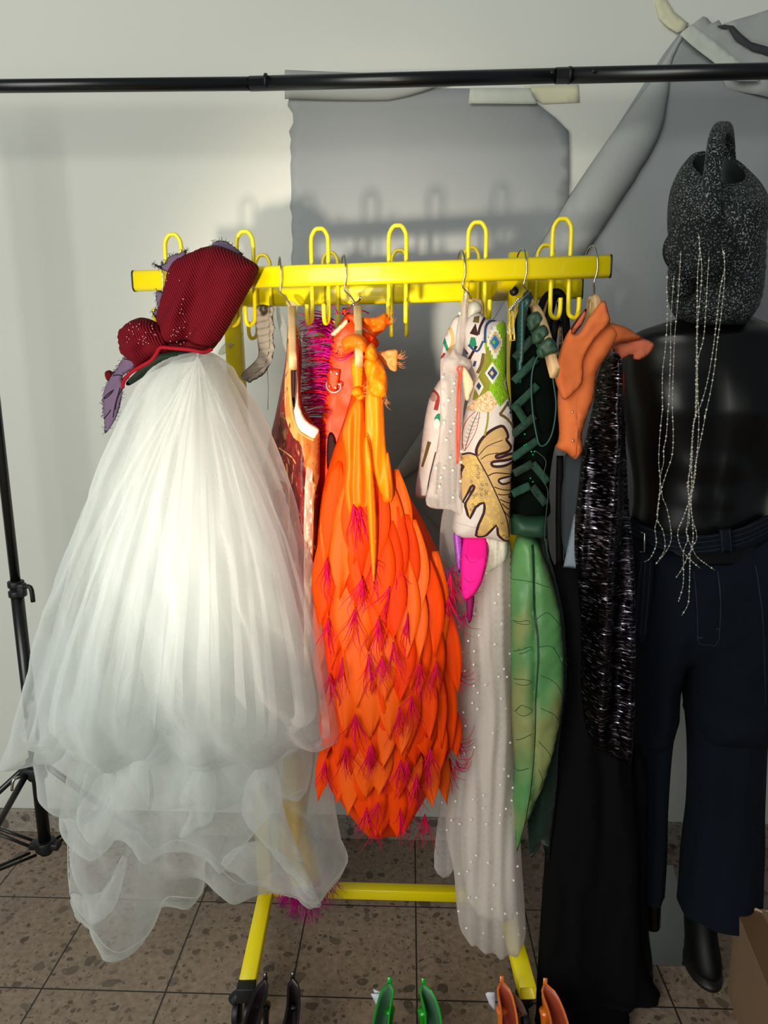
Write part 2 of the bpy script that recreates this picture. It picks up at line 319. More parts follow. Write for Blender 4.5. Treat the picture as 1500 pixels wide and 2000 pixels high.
# ------------------------------------------------------------------ mesh helpers
class MB:
    def __init__(s): s.v = []; s.f = []; s.m = []
    def add(s, v, f, mi=0):
        o = len(s.v); s.v += [tuple(x) for x in v]; s.f += [tuple(i + o for i in q) for q in f]; s.m += [mi] * len(f)
    def box(s, c, d, rot=None, mi=0):
        c = Vector(c); v = []
        for x in (-1, 1):
            for y in (-1, 1):
                for z in (-1, 1):
                    q = Vector((x * d[0] / 2, y * d[1] / 2, z * d[2] / 2))
                    if rot: q = rot @ q
                    v.append(c + q)
        s.add(v, [(0, 1, 3, 2), (4, 6, 7, 5), (0, 4, 5, 1), (2, 3, 7, 6), (0, 2, 6, 4), (1, 5, 7, 3)], mi)
    def tube(s, pts, r, seg=8, flat=None, mi=0, closed=False, smoothn=0, upv=None):
        pts = [Vector(p) for p in pts]
        if smoothn: pts, rs = catmull(pts, smoothn, r); r = rs
        n = len(pts); rad = r if hasattr(r, '__len__') else [r] * n
        ref = Vector(upv) if upv else None; prev = None; vs = []; fs = []
        for i, p in enumerate(pts):
            if closed: t = pts[(i + 1) % n] - pts[i - 1]
            else: t = pts[min(i + 1, n - 1)] - pts[max(i - 1, 0)]
            if t.length < 1e-9: t = Vector((0, 0, 1))
            t.normalize()
            if ref: u = ref - t * ref.dot(t)
            elif prev is None:
                a = Vector((0, 1, 0)) if abs(t.y) < 0.9 else Vector((1, 0, 0)); u = a - t * a.dot(t)
            else: u = prev - t * prev.dot(t)
            if u.length < 1e-6: u = t.orthogonal()
            u.normalize(); prev = u; w_ = t.cross(u)
            for k in range(seg):
                a = 2 * math.pi * k / seg; fl = flat if flat else 1.0
                vs.append(p + u * math.cos(a) * rad[i] * fl + w_ * math.sin(a) * rad[i])
        m = n if closed else n - 1
        for i in range(m):
            for k in range(seg):
                a = i * seg + k; b = i * seg + (k + 1) % seg; j = ((i + 1) % n) * seg
                fs.append((a, b, j + (k + 1) % seg, j + k))
        if not closed:
            fs.append(tuple(range(seg - 1, -1, -1))); fs.append(tuple((n - 1) * seg + k for k in range(seg)))
        s.add(vs, fs, mi)
    def sweep(s, pts, prof, upv=(0, 0, 1), mi=0, cap=True):
        """prof: list of (a,b) offsets along side and up"""
        pts = [Vector(p) for p in pts]; n = len(pts); k = len(prof); vs = []; fs = []
        for i, p in enumerate(pts):
            t = (pts[min(i + 1, n - 1)] - pts[max(i - 1, 0)]).normalized()
            side = t.cross(Vector(upv)); side.normalize(); up = side.cross(t)
            for a, b in prof: vs.append(p + side * a + up * b)
        for i in range(n - 1):
            for q in range(k): fs.append((i * k + q, i * k + (q + 1) % k, (i + 1) * k + (q + 1) % k, (i + 1) * k + q))
        if cap: fs.append(tuple(range(k - 1, -1, -1))); fs.append(tuple((n - 1) * k + q for q in range(k)))
        s.add(vs, fs, mi)
    def ball(s, c, r, n=8, sq=(1, 1, 1), mi=0):
        vs = []; fs = []; m = max(4, n // 2 + 1)
        for i in range(1, m):
            for k in range(n):
                th = math.pi * i / m; ph = 2 * math.pi * k / n
                vs.append(Vector(c) + Vector((r * sq[0] * math.sin(th) * math.cos(ph), r * sq[1] * math.sin(th) * math.sin(ph), r * sq[2] * math.cos(th))))
        top = len(vs); vs.append(Vector(c) + Vector((0, 0, r * sq[2]))); vs.append(Vector(c) - Vector((0, 0, r * sq[2])))
        for i in range(m - 2):
            for k in range(n): fs.append((i * n + k, (i + 1) * n + k, (i + 1) * n + (k + 1) % n, i * n + (k + 1) % n))
        for k in range(n):
            fs.append((top, k, (k + 1) % n)); fs.append((top + 1, (m - 2) * n + (k + 1) % n, (m - 2) * n + k))
        s.add(vs, fs, mi)
    def build(s, name, mats, parent=None, smooth=True, bevel=0, solid=0, sub=0):
        me = bpy.data.meshes.new(name); me.from_pydata(s.v, [], s.f)
        if not isinstance(mats, (list, tuple)): mats = [mats]
        for m in mats: me.materials.append(m)
        me.polygons.foreach_set('material_index', s.m)
        me.polygons.foreach_set('use_smooth', [smooth] * len(s.f)); me.update()
        o = bpy.data.objects.new(name, me); COL.objects.link(o)
        if parent: setpar(o, parent)
        if bevel:
            b = o.modifiers.new('b', 'BEVEL'); b.width = bevel; b.segments = 2; b.limit_method = 'ANGLE'
        if solid:
            q = o.modifiers.new('s', 'SOLIDIFY'); q.thickness = solid; q.offset = 0
        if sub: q = o.modifiers.new('d', 'SUBSURF'); q.levels = sub; q.render_levels = sub
        return o
def setpar(o, par):
    o.parent = par; o.matrix_parent_inverse = Matrix.Translation(par.location).inverted() if par.type == 'EMPTY' else Matrix.Identity(4)
def catmull(pts, n, r=None, closed=False):
    out = []; ro = []; N = len(pts); isr = r is not None and hasattr(r, '__len__')
    rng = range(N) if closed else range(N - 1)
    for i in rng:
        g = (lambda k: pts[k % N]) if closed else (lambda k: pts[max(0, min(N - 1, k))])
        p0, p1, p2, p3 = g(i - 1), g(i), g(i + 1), g(i + 2)
        for j in range(n):
            t = j / n
            out.append(0.5 * ((2 * p1) + (p2 - p0) * t + (2 * p0 - 5 * p1 + 4 * p2 - p3) * t * t + (3 * p1 - p0 - 3 * p2 + p3) * t ** 3))
            if isr: ro.append(r[i] + (r[(i + 1) % N] - r[i]) * t)
    if not closed:
        out.append(pts[-1].copy() if hasattr(pts[-1], 'copy') else pts[-1])
        if isr: ro.append(r[-1])
    return out, (ro if isr else r)
def cm2(pts, n=4, closed=True):
    o, _ = catmull([Vector((p[0], p[1])) for p in pts], n, None, closed); return [(p.x, p.y) for p in o]
def thing(name, label, cat, loc=(0, 0, 0), group=None):
    o = bpy.data.objects.new(name, None); COL.objects.link(o); o.location = loc; o.empty_display_size = 0.05
    o['label'] = label; o['category'] = cat
    if group: o['group'] = group
    return o
def tag(o, label, cat, group=None):
    o['label'] = label; o['category'] = cat
    if group: o['group'] = group
    return o
def struct(o): o['kind'] = 'structure'; return o
def fbm(x, y, z=0): return noise.fractal(Vector((x, y, z)), 1.0, 2.0, 3)
def inpoly(X, Yv, poly):
    ins = np.zeros(len(X), bool); n = len(poly); j = n - 1
    for i in range(n):
        xi, yi = poly[i]; xj, yj = poly[j]
        if yi != yj:
            c = ((yi > Yv) != (yj > Yv)) & (X < (xj - xi) * (Yv - yi) / (yj - yi) + xi); ins ^= c
        j = i
    return ins
def dist_poly(X, Yv, poly):
    d = np.full(len(X), 1e9); n = len(poly)
    for i in range(n):
        ax, ay = poly[i]; bx, by = poly[(i + 1) % n]; dx, dy = bx - ax, by - ay; L2 = dx * dx + dy * dy + 1e-9
        t = np.clip(((X - ax) * dx + (Yv - ay) * dy) / L2, 0, 1)
        d = np.minimum(d, np.hypot(X - ax - t * dx, Yv - ay - t * dy))
    return d
def stroke(pts, w0, w1=None, sm=4):
    """polyline -> list of small quads outlines (one ribbon polygon)"""
    if sm: pts = cm2(pts, sm, False)
    n = len(pts); L = []; Rr = []
    for i, (x, y) in enumerate(pts):
        a = pts[max(0, i - 1)]; b = pts[min(n - 1, i + 1)]; dx, dy = b[0] - a[0], b[1] - a[1]; l = math.hypot(dx, dy) or 1
        w_ = (w0 if w1 is None else w0 + (w1 - w0) * i / (n - 1)) / 2
        L.append((x - dy / l * w_, y + dx / l * w_)); Rr.append((x + dy / l * w_, y - dx / l * w_))
    return L + Rr[::-1]
def sheet(name, outline, mats, parent, Y, s=8, puff=0.0, D=60, back=True, wob=None, sm=4, regions=(), thick=0.0, zoff=None, jag=0, fold=None):
    """Outline in photo pixels at depth Y (number or function of px,py). puff = bulge half depth (m) reached D px from the rim.
    back: closed front+back body; otherwise a single sheet (thick = solidify)."""
    if sm: outline = cm2(outline, sm)
    if jag:
        o2 = []
        for i, (x, y) in enumerate(outline):
            o2.append((x + random.uniform(-jag, jag), y + random.uniform(-jag, jag)))
        outline = o2
    Yf = Y if callable(Y) else (lambda a, b: Y)
    # resample outline
    pts = []
    for i in range(len(outline)):
        a = outline[i]; b = outline[(i + 1) % len(outline)]; l = math.hypot(b[0] - a[0], b[1] - a[1]); k = max(1, int(l / s))
        for j in range(k): pts.append((a[0] + (b[0] - a[0]) * j / k, a[1] + (b[1] - a[1]) * j / k))
    A = np.array(pts); x0, y0 = A.min(0); x1, y1 = A.max(0)
    gxs = np.arange(x0 + s / 2, x1, s); gys = np.arange(y0 + s / 2, y1, s * 0.87)
    XX = []; YY = []
    for r_, yy in enumerate(gys):
        for xx in gxs: XX.append(xx + (s / 2 if r_ % 2 else 0)); YY.append(yy)
    XX = np.array(XX); YY = np.array(YY)
    if len(XX):
        ok = inpoly(XX, YY, pts); XX, YY = XX[ok], YY[ok]
        if len(XX): ok = dist_poly(XX, YY, pts) > s * 0.5; XX, YY = XX[ok], YY[ok]
    vin = [Vector((p[0], -p[1])) for p in pts] + [Vector((a, -b)) for a, b in zip(XX, YY)]
    edges = []
    for rp, _ in regions:
        o = len(vin); vin += [Vector((p[0], -p[1])) for p in rp]; edges += [(o + i, o + (i + 1) % len(rp)) for i in range(len(rp))]
    res = delaunay_2d_cdt(vin, edges, [list(range(len(pts)))], 1, 1e-4)
    V = res[0]; T = [f for f in res[2]]
    X = np.array([v.x for v in V]); Yp = np.array([-v.y for v in V])
    if regions:
        cx = np.array([np.mean([X[i] for i in f]) for f in T]); cy = np.array([np.mean([Yp[i] for i in f]) for f in T])
        ins = inpoly(cx, cy, pts); T = [f for f, k in zip(T, ins) if k]; cx = cx[ins]; cy = cy[ins]
        mi = np.zeros(len(T), int)
        for rp, k in regions: mi[inpoly(cx, cy, rp)] = k
        mi = mi.tolist()
    else: mi = [0] * len(T)
    d = dist_poly(X, Yp, pts); t = np.clip(d / D, 0, 1); bul = puff * np.clip(1 - (1 - t) ** 2, 0, 1) ** (0.5 if D > 32 else 0.85)
    mb = MB(); vf = []; vb = []; bd = d < 0.3
    for i in range(len(V)):
        yy = Yf(X[i], Yp[i]); wv = wob(X[i], Yp[i]) if wob else 0.0
        e = min(1.0, 0.25 + d[i] / 12.0)
        vf.append(P(X[i], Yp[i], yy - 0) + Vector((0, -bul[i] + wv * (e if back else 1), 0)))
        if back: vb.append(P(X[i], Yp[i], yy) + Vector((0, bul[i] * 0.9 + (wob(X[i] + 977, Yp[i]) if wob else 0) * e, 0)))
    if not back:
        mb.v = [tuple(v) for v in vf]; mb.f = [tuple(f) for f in T]; mb.m = mi
    else:
        n = len(vf); idx = {}
        vs = list(vf)
        for i in range(n):
            if bd[i]: idx[i] = i
            else: idx[i] = len(vs); vs.append(vb[i])
        mb.v = [tuple(v) for v in vs]; mb.f = [tuple(f) for f in T] + [tuple(idx[q] for q in reversed(f)) for f in T]; mb.m = mi + mi
    return mb.build(name, mats, parent, True, solid=thick)
def lathe_rows(name, rows, mats, parent, nA=40, nT=6, fold=None, capt=True, capb=True, regions=None, sub=0, bumpf=None):
    """rows: (py, xl, xr, Y, ry) -> closed body of elliptical rings; smooth interpolation"""
    R5 = [Vector((r[0], r[1], r[2], r[3])) for r in rows]; rr = [r[4] for r in rows]
    pts, rs = catmull(R5, nT, rr)
    mb = MB(); n = len(pts)
    for i, q in enumerate(pts):
        py, xl, xr, Y = q; a = P(xl, py, Y); b = P(xr, py, Y); c = (a + b) / 2; rx = (b.x - a.x) / 2; ry = rs[i]
        for k in range(nA):
            an = 2 * math.pi * k / nA; cs, sn = math.cos(an), math.sin(an)
            m = 1.0 + (fold(i / (n - 1), an) if fold else 0)
            v = c + Vector((rx * cs * m, ry * sn * m, 0))
            if bumpf: v = v + bumpf(v, cs, sn, py)
            mb.v.append(tuple(v))
    for i in range(n - 1):
        for k in range(nA):
            mb.f.append((i * nA + k, i * nA + (k + 1) % nA, (i + 1) * nA + (k + 1) % nA, (i + 1) * nA + k)[::-1]); mb.m.append(0)
    if capt: mb.f.append(tuple(range(nA))); mb.m.append(0)
    if capb: mb.f.append(tuple(range((n - 1) * nA + nA - 1, (n - 1) * nA - 1, -1))); mb.m.append(0)
    return mb.build(name, mats, parent, True, sub=sub)
def strands(name, polys, mats, parent, r=0.0008, seg=4, smn=4):
    mb = MB()
    for i, pl in enumerate(polys):
        pl = [Vector(p) for p in pl]; n = len(pl)
        mb.tube(pl, [r * (1 - 0.75 * k / (n - 1)) for k in range(n)], seg, smoothn=smn, mi=(i % len(mats)) if isinstance(mats, (list, tuple)) else 0)
    return mb.build(name, mats, parent)
def circle_poly(cx, cy, rx, ry=None, n=14): ry = ry or rx; return [(cx + rx * math.cos(2 * math.pi * i / n), cy + ry * math.sin(2 * math.pi * i / n)) for i in range(n)]
def folds(cx, cy, A, k, seed=0.0, grow=600.0, k2=None):
    """radiating gathers from a waist point"""
    def f(x, y):
        th = math.atan2(x - cx, max(1.0, y - cy)); r = math.hypot(x - cx, y - cy); g = min(1.0, r / grow)
        wz = fbm(th * 2 + seed, r / 400.0 + seed)
        return A * g * ((1 - 2 * abs(math.sin((th * k + 2.5 * wz + seed) / 2)) ** 0.8) * 0.6 + math.sin(th * k * 2.3 + 4 * wz + seed * 3) * 0.3 + 0.5 * fbm(th * 9 + seed, r / 160.0))
    return f
def vfolds(A, wl, seed=0.0):
    def f(x, y):
        wz = fbm(x / 90.0 + seed, y / 260.0 + seed)
        return A * (math.sin(x / wl * 6.283 + 3 * wz + seed) * 0.6 + 0.6 * fbm(x / wl * 1.4 + seed, y / 300.0))
    return f
def wrinkle(A, sc=60.0, seed=0.0):
    return lambda x, y: A * fbm(x / sc + seed, y / sc + seed * 2)

# ------------------------------------------------------------------ room
mb = MB(); mb.box((0.2, WALLY + 0.05, 1.45), (7.0, 0.10, 3.3)); struct(mb.build('wall_back', M['wall'], smooth=False))
mb = MB(); mb.box((0.2, -0.38, -0.05), (7.0, 4.85 + 0.2, 0.10)); struct(mb.build('floor', M['floor'], smooth=False))
mb = MB(); mb.box((0.2, WALLY - 0.006, 0.039), (7.0, 0.012, 0.077)); struct(mb.build('baseboard_back', M['skirt'], smooth=False, bevel=0.002))

# ------------------------------------------------------------------ grey paper sheets and tapes on the wall
def edge_noise(a, b, n, amp, seed=0):
    out = []
    for i in range(n):
        t = i / n; out.append((a[0] + (b[0] - a[0]) * t + amp * fbm(i * 0.6 + seed, seed), a[1] + (b[1] - a[1]) * t + amp * 0.5 * fbm(seed, i * 0.6)))
    return out
PW = WALLY - 0.012
pa = thing('paper_backdrop', 'torn grey paper sheet taped to the wall behind the yellow rack', 'paper', P(840, 1100, PW))
ol = [(568, 175)] + [(1000, 172), (1032, 178), (1045, 200), (1062, 213), (1085, 230), (1100, 245), (1111, 256), (1112, 330), (1108, 480), (1108, 800), (1100, 1190)] + [(840, 1200), (570, 1195)] + edge_noise((572, 1180), (568, 190), 60, 9, 3)
sheet('sheet', ol, M['paper'], pa, lambda x, y: PW - 0.004 + 0.004 * math.sin(x / 70.) * min(1, (y - 150) / 300.) , s=22, back=False, sm=0, thick=0.0012, wob=wrinkle(0.003, 120, 4))
# curled top lip of the sheet
mb = MB(); n = 26; m_ = 10; vs = []
for i in range(n):
    x = 556 + (870 - 556) * i / (n - 1); t = i / (n - 1)
    top = 137 + 12 * t; bot = (193 + 4 * math.sin(t * 3)) if t < 0.62 else 197 - 34 * ((t - 0.62) / 0.38) ** 1.4
    for j in range(m_):
        a = math.pi * j / (m_ - 1)
        py = top + (bot - top) * (1 - math.cos(a)) / 2; vs.append(P(x, py, PW - 0.006 - 0.034 * math.sin(a) * (1 - 0.6 * t)))
mb.add(vs, [(i * m_ + j, i * m_ + j + 1, (i + 1) * m_ + j + 1, (i + 1) * m_ + j)[::-1] for i in range(n - 1) for j in range(m_ - 1)])
mb.build('curled_edge', M['paper_back'], pa, solid=0.001)
pb = thing('paper_backdrop', 'large grey paper sheet with diagonal rolled edge behind the black mannequin', 'paper', P(1300, 1250, PW))
ol = [(1330, 62), (1345, 80), (1400, 115), (1430, 128), (1640, 128), (1640, 1280), (1330, 1275), (1100, 1280), (760, 930), (880, 780), (985, 600), (1110, 400), (1200, 255), (1260, 160), (1300, 100)]
sheet('sheet', ol, M['paper'], pb, PW - 0.014, s=24, back=False, sm=0, thick=0.0012, wob=wrinkle(0.006, 180, 9))
# the rolled diagonal edge: a tapering half tube
mb = MB(); L_ = [(1330, 66), (1297, 118), (1262, 172), (1195, 262), (1120, 372), (1060, 470), (985, 590), (900, 725), (830, 830), (765, 930)]
R_ = [(1334, 72), (1312, 122), (1306, 180), (1285, 270), (1225, 372), (1155, 480), (1075, 600), (960, 760), (870, 870), (775, 945)]
La = cm2(L_, 5, False); Ra = cm2(R_, 5, False); n = len(La); m_ = 12; vs = []
for i in range(n):
    w_ = math.hypot(Ra[i][0] - La[i][0], Ra[i][1] - La[i][1]); jx = 2.5 * fbm(i * .7, 5)
    for j in range(m_):
        a = math.pi * j / (m_ - 1) * 0.93; t = (1 - math.cos(a)) / 2
        vs.append(P(La[i][0] + (Ra[i][0] + jx * t - La[i][0]) * t, La[i][1] + (Ra[i][1] - La[i][1]) * t, PW - 0.018 - 0.00055 * w_ * math.sin(a)))
mb.add(vs, [(i * m_ + j, i * m_ + j + 1, (i + 1) * m_ + j + 1, (i + 1) * m_ + j) for i in range(n - 1) for j in range(m_ - 1)])
mb.build('rolled_edge', M['paper_back'], pb, solid=0.001)
sheet('torn_flap', [(1352, 48), (1372, 33), (1381, 35), (1388, 42), (1392, 45), (1404, 39), (1410, 50), (1440, 75), (1470, 90), (1510, 96), (1540, 200), (1420, 170), (1380, 100)], M['paper_back'], pb, PW - 0.024, s=14, back=False, sm=0, thick=0.0012, wob=wrinkle(0.012, 50, 2))
sheet('dark_fold', [(1400, 51), (1414, 48), (1433, 50), (1450, 68), (1466, 83), (1500, 92), (1545, 97), (1545, 112), (1500, 108), (1468, 100), (1440, 82), (1424, 56), (1412, 56)], M['paper_dark'], pb, PW - 0.032, s=10, back=False, sm=0, thick=0.0012, wob=wrinkle(0.006, 40, 2))
pc = sheet('paper_backdrop', [(1412, 47), (1500, 18), (1640, -30), (1640, 128), (1520, 100), (1470, 86)], M['paper_back'], None, PW - 0.004, s=20, back=False, sm=0, thick=0.0012, wob=wrinkle(0.01, 90, 6))
tag(pc, 'pale grey paper strip taped at the top right corner of the wall', 'paper')
def tape(pts, m, label, Y, wa=0.001):
    o = sheet('masking_tape', pts, m, None, Y, s=10, back=False, sm=0, thick=0.0006, wob=wrinkle(wa, 40, 1)); tag(o, label, 'tape'); return o
tape([(918, 172), (1037, 172), (1040, 185), (1050, 200), (1045, 203), (915, 202)], M['tape'], 'pale horizontal tape strip under the black crossbar on the grey paper', PW - 0.018)
tape([(1024, 168), (1130, 165), (1132, 200), (1060, 203), (1040, 190)], M['tape_yellow'], 'yellowed tape patch beside the torn paper corner on bare wall', WALLY - 0.003)
tape([(1352, 47), (1332, 62), (1328, 68), (1350, 88), (1402, 128), (1440, 158), (1486, 158), (1455, 128), (1420, 100), (1380, 68)], M['tape'], 'wide pale diagonal tape strip across the top of the right paper', PW - 0.045)
tape([(1280, 5), (1287, 35), (1302, 52), (1322, 65), (1334, 60), (1345, 47), (1318, 22), (1300, -5), (1282, -5)], M['tape_yellow'], 'loose cream tape curling off the wall above the rolled paper edge', WALLY - 0.012, 0.006)

# ------------------------------------------------------------------ black telescopic stand
YS = 1.80
foot = G(95, 1700)
st = thing('backdrop_stand', 'black tripod stand carrying a long black crossbar above the yellow rack', 'stand', (foot.x, YS, 0))
def px_r(px, Y=YS, z=1.4): return px * (Y * 0.98) / F
mb = MB(); a = P(-420, 172, YS); b = P(488, 163.5, YS); mb.tube([a, b], 0.0145, 20); mb.build('crossbar', M['black_metal'], st)
mb = MB(); b2 = P(1085, 148, YS + .005); mb.tube([b, b2], 0.0158, 20); mb.build('crossbar', M['black_metal'], st)
mb = MB(); c = P(1900, 130, YS + .01); mb.tube([b2, c], 0.0170, 20); mb.build('crossbar', M['black_metal'], st)
for q in (P(520, 160, YS), P(1112, 147, YS)):
    mb = MB(); mb.tube([q - Vector((.003, 0, 0)), q + Vector((.003, 0, 0))], 0.0178, 20); mb.build('joint_ring', M['black_plastic'], st)
for q in (P(1076, 148, YS), P(1156, 146, YS)):
    mb = MB(); mb.box(q + Vector((0, -0.0165, 0.002)), (0.008, 0.003, 0.008)); mb.build('push_button', M['black_plastic'], st, bevel=0.001)
hub = P(83, 1600, YS); pol = lambda z: Vector((hub.x + (P(0, 850, YS).x - hub.x) * 0 , YS, z))
px0 = hub.x
def lean(z): return Vector((px0 - 0.012 * (z - 0.2), YS, z))
zz1 = P(45, 1150, YS).z; ztop = a.z
mb = MB(); mb.tube([lean(zz1 - .02), lean(ztop - 0.01)], 0.0125, 18); mb.build('upper_pole', M['black_metal'], st)
mb = MB(); mb.tube([lean(0.10), lean(zz1 + .02)], 0.0165, 18); mb.build('lower_pole', M['black_metal'], st)
cl = lean(zz1)
mb = MB(); mb.tube([cl + Vector((0, 0, -.022)), cl + Vector((0, 0, -.004))], 0.021, 16); mb.tube([cl + Vector((0, 0, .004)), cl + Vector((0, 0, .022))], 0.021, 16)
mb.box(cl + Vector((0.02, -.01, 0)), (.02, .02, .036)); mb.build('clamp_collar', M['black_plastic'], st, bevel=0.003)
mb = MB(); mb.tube([cl + Vector((.02, -.014, .008)), cl + Vector((.048, -.018, .010)), cl + Vector((.052, -.018, -.03))], 0.006, 8, smoothn=4); mb.build('clamp_lever', M['black_plastic'], st)
zt = P(65, 1500, YS).z; zb = P(92, 1650, YS).z
mb = MB(); mb.tube([lean(zt - .03), lean(zt + .03)], 0.026, 16); mb.box(lean(zt) + Vector((0.0, -.015, 0)), (.06, .045, .03)); mb.build('top_hub', M['black_plastic'], st, bevel=0.004)
mb = MB(); mb.tube([lean(zb - .015), lean(zb + .015)], 0.028, 16); mb.box(lean(zb) + Vector((.0, -.0, 0)), (.085, .03, .02)); mb.build('lower_hub', M['black_plastic'], st, bevel=0.004)
for j, (dx, dy) in enumerate(((-0.15, -0.42), (0.20, -0.02), (-0.42, 0.04))):
    d = Vector((dx, dy, 0)); e = lean(0) + d; e.z = 0.012
    if j == 1: d = Vector((0.25, 0.17, 0)); e = lean(0) + d; e.z = 0.012
    mb = MB(); mb.tube([lean(zt) + d * 0.08, e], 0.0085, 10); lg = mb.build('leg', M['black_metal'], st)
    mb = MB(); mb.tube([e + Vector((0, 0, -.010)), e + Vector((0, 0, .012))], 0.013, 10); mb.build('rubber_foot', M['black_plastic'], lg)
    mid = lean(zt) + (e - lean(zt)) * 0.52; sd = d.normalized().cross(Vector((0, 0, 1))) * 0.012
    mb = MB()
    for s_ in (-1, 1): mb.tube([lean(zb) + d * 0.10 + sd * s_, mid + sd * s_ * .6], 0.0045, 8)
    mb.build('brace', M['black_metal'], st)
mb = MB(); q = lean(zt) + Vector((-.03, -.03, -.01)); mb.tube([q, q + Vector((-.012, -.015, .0)), q + Vector((-.018, -.018, -.03))], 0.004, 8, smoothn=3); mb.build('wing_screw', M['chrome'], st)

# ------------------------------------------------------------------ yellow coat rack
def YF(px): return 1.495 - 0.09 * (px - 265) / 925
def YR(px): return 1.70 - 0.09 * (px - 345) / 790
A0 = P(265, 549, YF(265)); A1 = P(1190, 520, YF(1190))
B1 = P(1135, 564, YR(1135)); ddir = (A1 - A0); B0 = B1 - ddir
rk = thing('coat_rack', 'bright yellow metal coat rack on castors, two hook rails', 'coat rack', (0.02, 1.6, 0))
def rrect(w_, h, r, n=4):
    o = []
    for cx, cy, a0 in ((w_ / 2 - r, h / 2 - r, 0), (-w_ / 2 + r, h / 2 - r, 90), (-w_ / 2 + r, -h / 2 + r, 180), (w_ / 2 - r, -h / 2 + r, 270)):
        for i in range(n + 1):
            a = R(a0 + 90 * i / n); o.append((cx + r * math.cos(a), cy + r * math.sin(a)))
    return o
u_ = ddir.normalized()
for (p0, p1) in ((A0, A1), (B0, B1)):
    mb = MB(); mb.sweep([p0, p1], rrect(0.022, 0.041, 0.009)); ra = mb.build('rail', M['yellow'], rk)
    for q, s_ in ((p0, -1), (p1, 1)):
        mb = MB(); mb.sweep([q, q + u_ * 0.0035 * s_], rrect(0.0228, 0.0418, 0.0095)); mb.build('end_cap', M['black_plastic'], ra)
def coat_hook(c, ybk, seed, spl=0.0):
    rnd = random.Random(seed); mb = MB(); w_ = 0.0168; o = Vector((0, ybk, 0)); tp = 0.089
    dirv = u_; fw = Vector((0, -1, 0)); sp = rnd.uniform(-.002, .002)
    def pt(s_, z, f=0.0, sx=0.0): return c + o + dirv * (w_ * s_ + sx) + Vector((0, 0, z)) + fw * f
    path = [pt(-1, -.056, 0.036, spl), pt(-1, -.082, .033, spl), pt(-1.0, -.092, .024, spl * .7), pt(-1, -.084, .012), pt(-1, -.06, .003), pt(-1, -.03, 0), pt(-1, 0.02), pt(-1, tp - .022), pt(-.8, tp - .009), pt(-.42, tp - .001), pt(0, tp), pt(.42, tp - .001), pt(.8, tp - .009), pt(1, tp - .022), pt(1, .02), pt(1, -.03), pt(1, -.06, .003), pt(1, -.084, .012), pt(1, -.092, .024, spl * .7), pt(1, -.082, .033, spl), pt(1, -.056, .036, spl)]
    mb.tube(path, 0.0041, 10, smoothn=5); return mb.build('coat_hook', M['yellow'], rk)
for i, px in enumerate((343, 492, 643, 796, 948, 1105)):
    t = (px - 265) / 925; c = A0 + ddir * t; coat_hook(c, 0.0145, i, (px - 800) / 300. * .012)
for i, px in enumerate((397, 530, 663, 796, 930, 1066)):
    t = 1 - (1135 - px) / 805.0; c = B0 + ddir * t; coat_hook(c, -0.0145, i + 20, (px - 800) / 300. * .014)
# posts
def postx(pxt, pyt, Y, pxb, pyb): return P(pxt, pyt, Y), P(pxb, pyb, Y)
lt, lb = P(452, 560, 1.635), P(520, 1735, 1.655); rt, rb = P(1012, 494, 1.545), P(992, 1748, 1.60)
posts = []
for (tp, bt) in ((lt, lb), (rt, rb)):
    mb = MB(); mb.sweep([bt, tp], rrect(0.038, 0.030, 0.004, 2), upv=(0, 1, 0)); posts.append(mb.build('post', M['yellow'], rk))
for t, yy in ((0.13, 0), (0.81, 0)):
    c = (A0 + ddir * t); c2 = (B0 + ddir * (t + .0)); mb = MB()
    mb.sweep([c + Vector((0, .01, -.004)), c2 + Vector((0, -.01, -.004))], rrect(0.03, 0.03, 0.003, 2)); mb.build('rail_bracket', M['yellow'], rk)
mb = MB(); q = P(1003, 570, 1.53); mb.tube([q, q + Vector((0, -.012, 0))], .0085, 14); q = P(1024, 572, 1.53); mb.build('bracket_bolt', M['black_plastic'], rk)
# base
mb = MB(); mb.sweep([lb + Vector((.0, -.0, 0)), rb], rrect(0.030, 0.028, 0.002, 2)); mb.build('cross_bar', M['yellow'], rk)
ZF = lb.z
fl0 = G(483, 1924, ZF - .012); fr0 = G(1031, 1940, ZF - .012)
for (f0, jn, hollow) in ((fl0, lb, False), (fr0, rb, True)):
    jn2 = Vector((jn.x, jn.y, ZF - .012)); d = (jn2 - f0); e = jn2 + d.normalized() * 0.28
    if hollow:
        mb = MB(); pr = rrect(0.036, 0.030, 0.002, 1)
        mb.sweep([f0, e], pr, cap=False); lg = mb.build('foot', M['yellow'], rk, solid=0.002)
    else:
        mb = MB(); mb.sweep([f0, e], rrect(0.036, 0.030, 0.002, 1)); lg = mb.build('foot', M['yellow'], rk)
    for k, (q, s_) in enumerate(((f0, 1), (e, -1))):
        q = q + d.normalized() * 0.02 * s_
        mb = MB()
        if not hollow and k == 0: mb.box(f0 - d.normalized() * 0.012 + Vector((0, 0, -.004)), (.040, .030, .036), Matrix.Rotation(math.atan2(d.y, d.x) - R(90), 3, 'Z'))
        mb.tube([q + Vector((-.004, 0, -.016)), q + Vector((-.004, 0, -.045))], 0.019, 14)
        mb.tube([q + Vector((-.035, -.012, -.05)), q + Vector((-.02, -.01, -.036)), q + Vector((.012, 0, -.034))], 0.014, 10, smoothn=3)
        cs = mb.build('castor_housing', M['black_plastic'], lg, bevel=0.002)
        mb = MB(); wz = 0.028; cc = Vector((q.x - .014, q.y - .012, wz))
        for s2 in (-1, 1): mb.tube([cc + Vector((s2 * .006, 0, 0)), cc + Vector((s2 * .020, 0, 0))], 0.028, 22)
        mb.build('wheel', M['black_plastic'], lg, bevel=0.002)

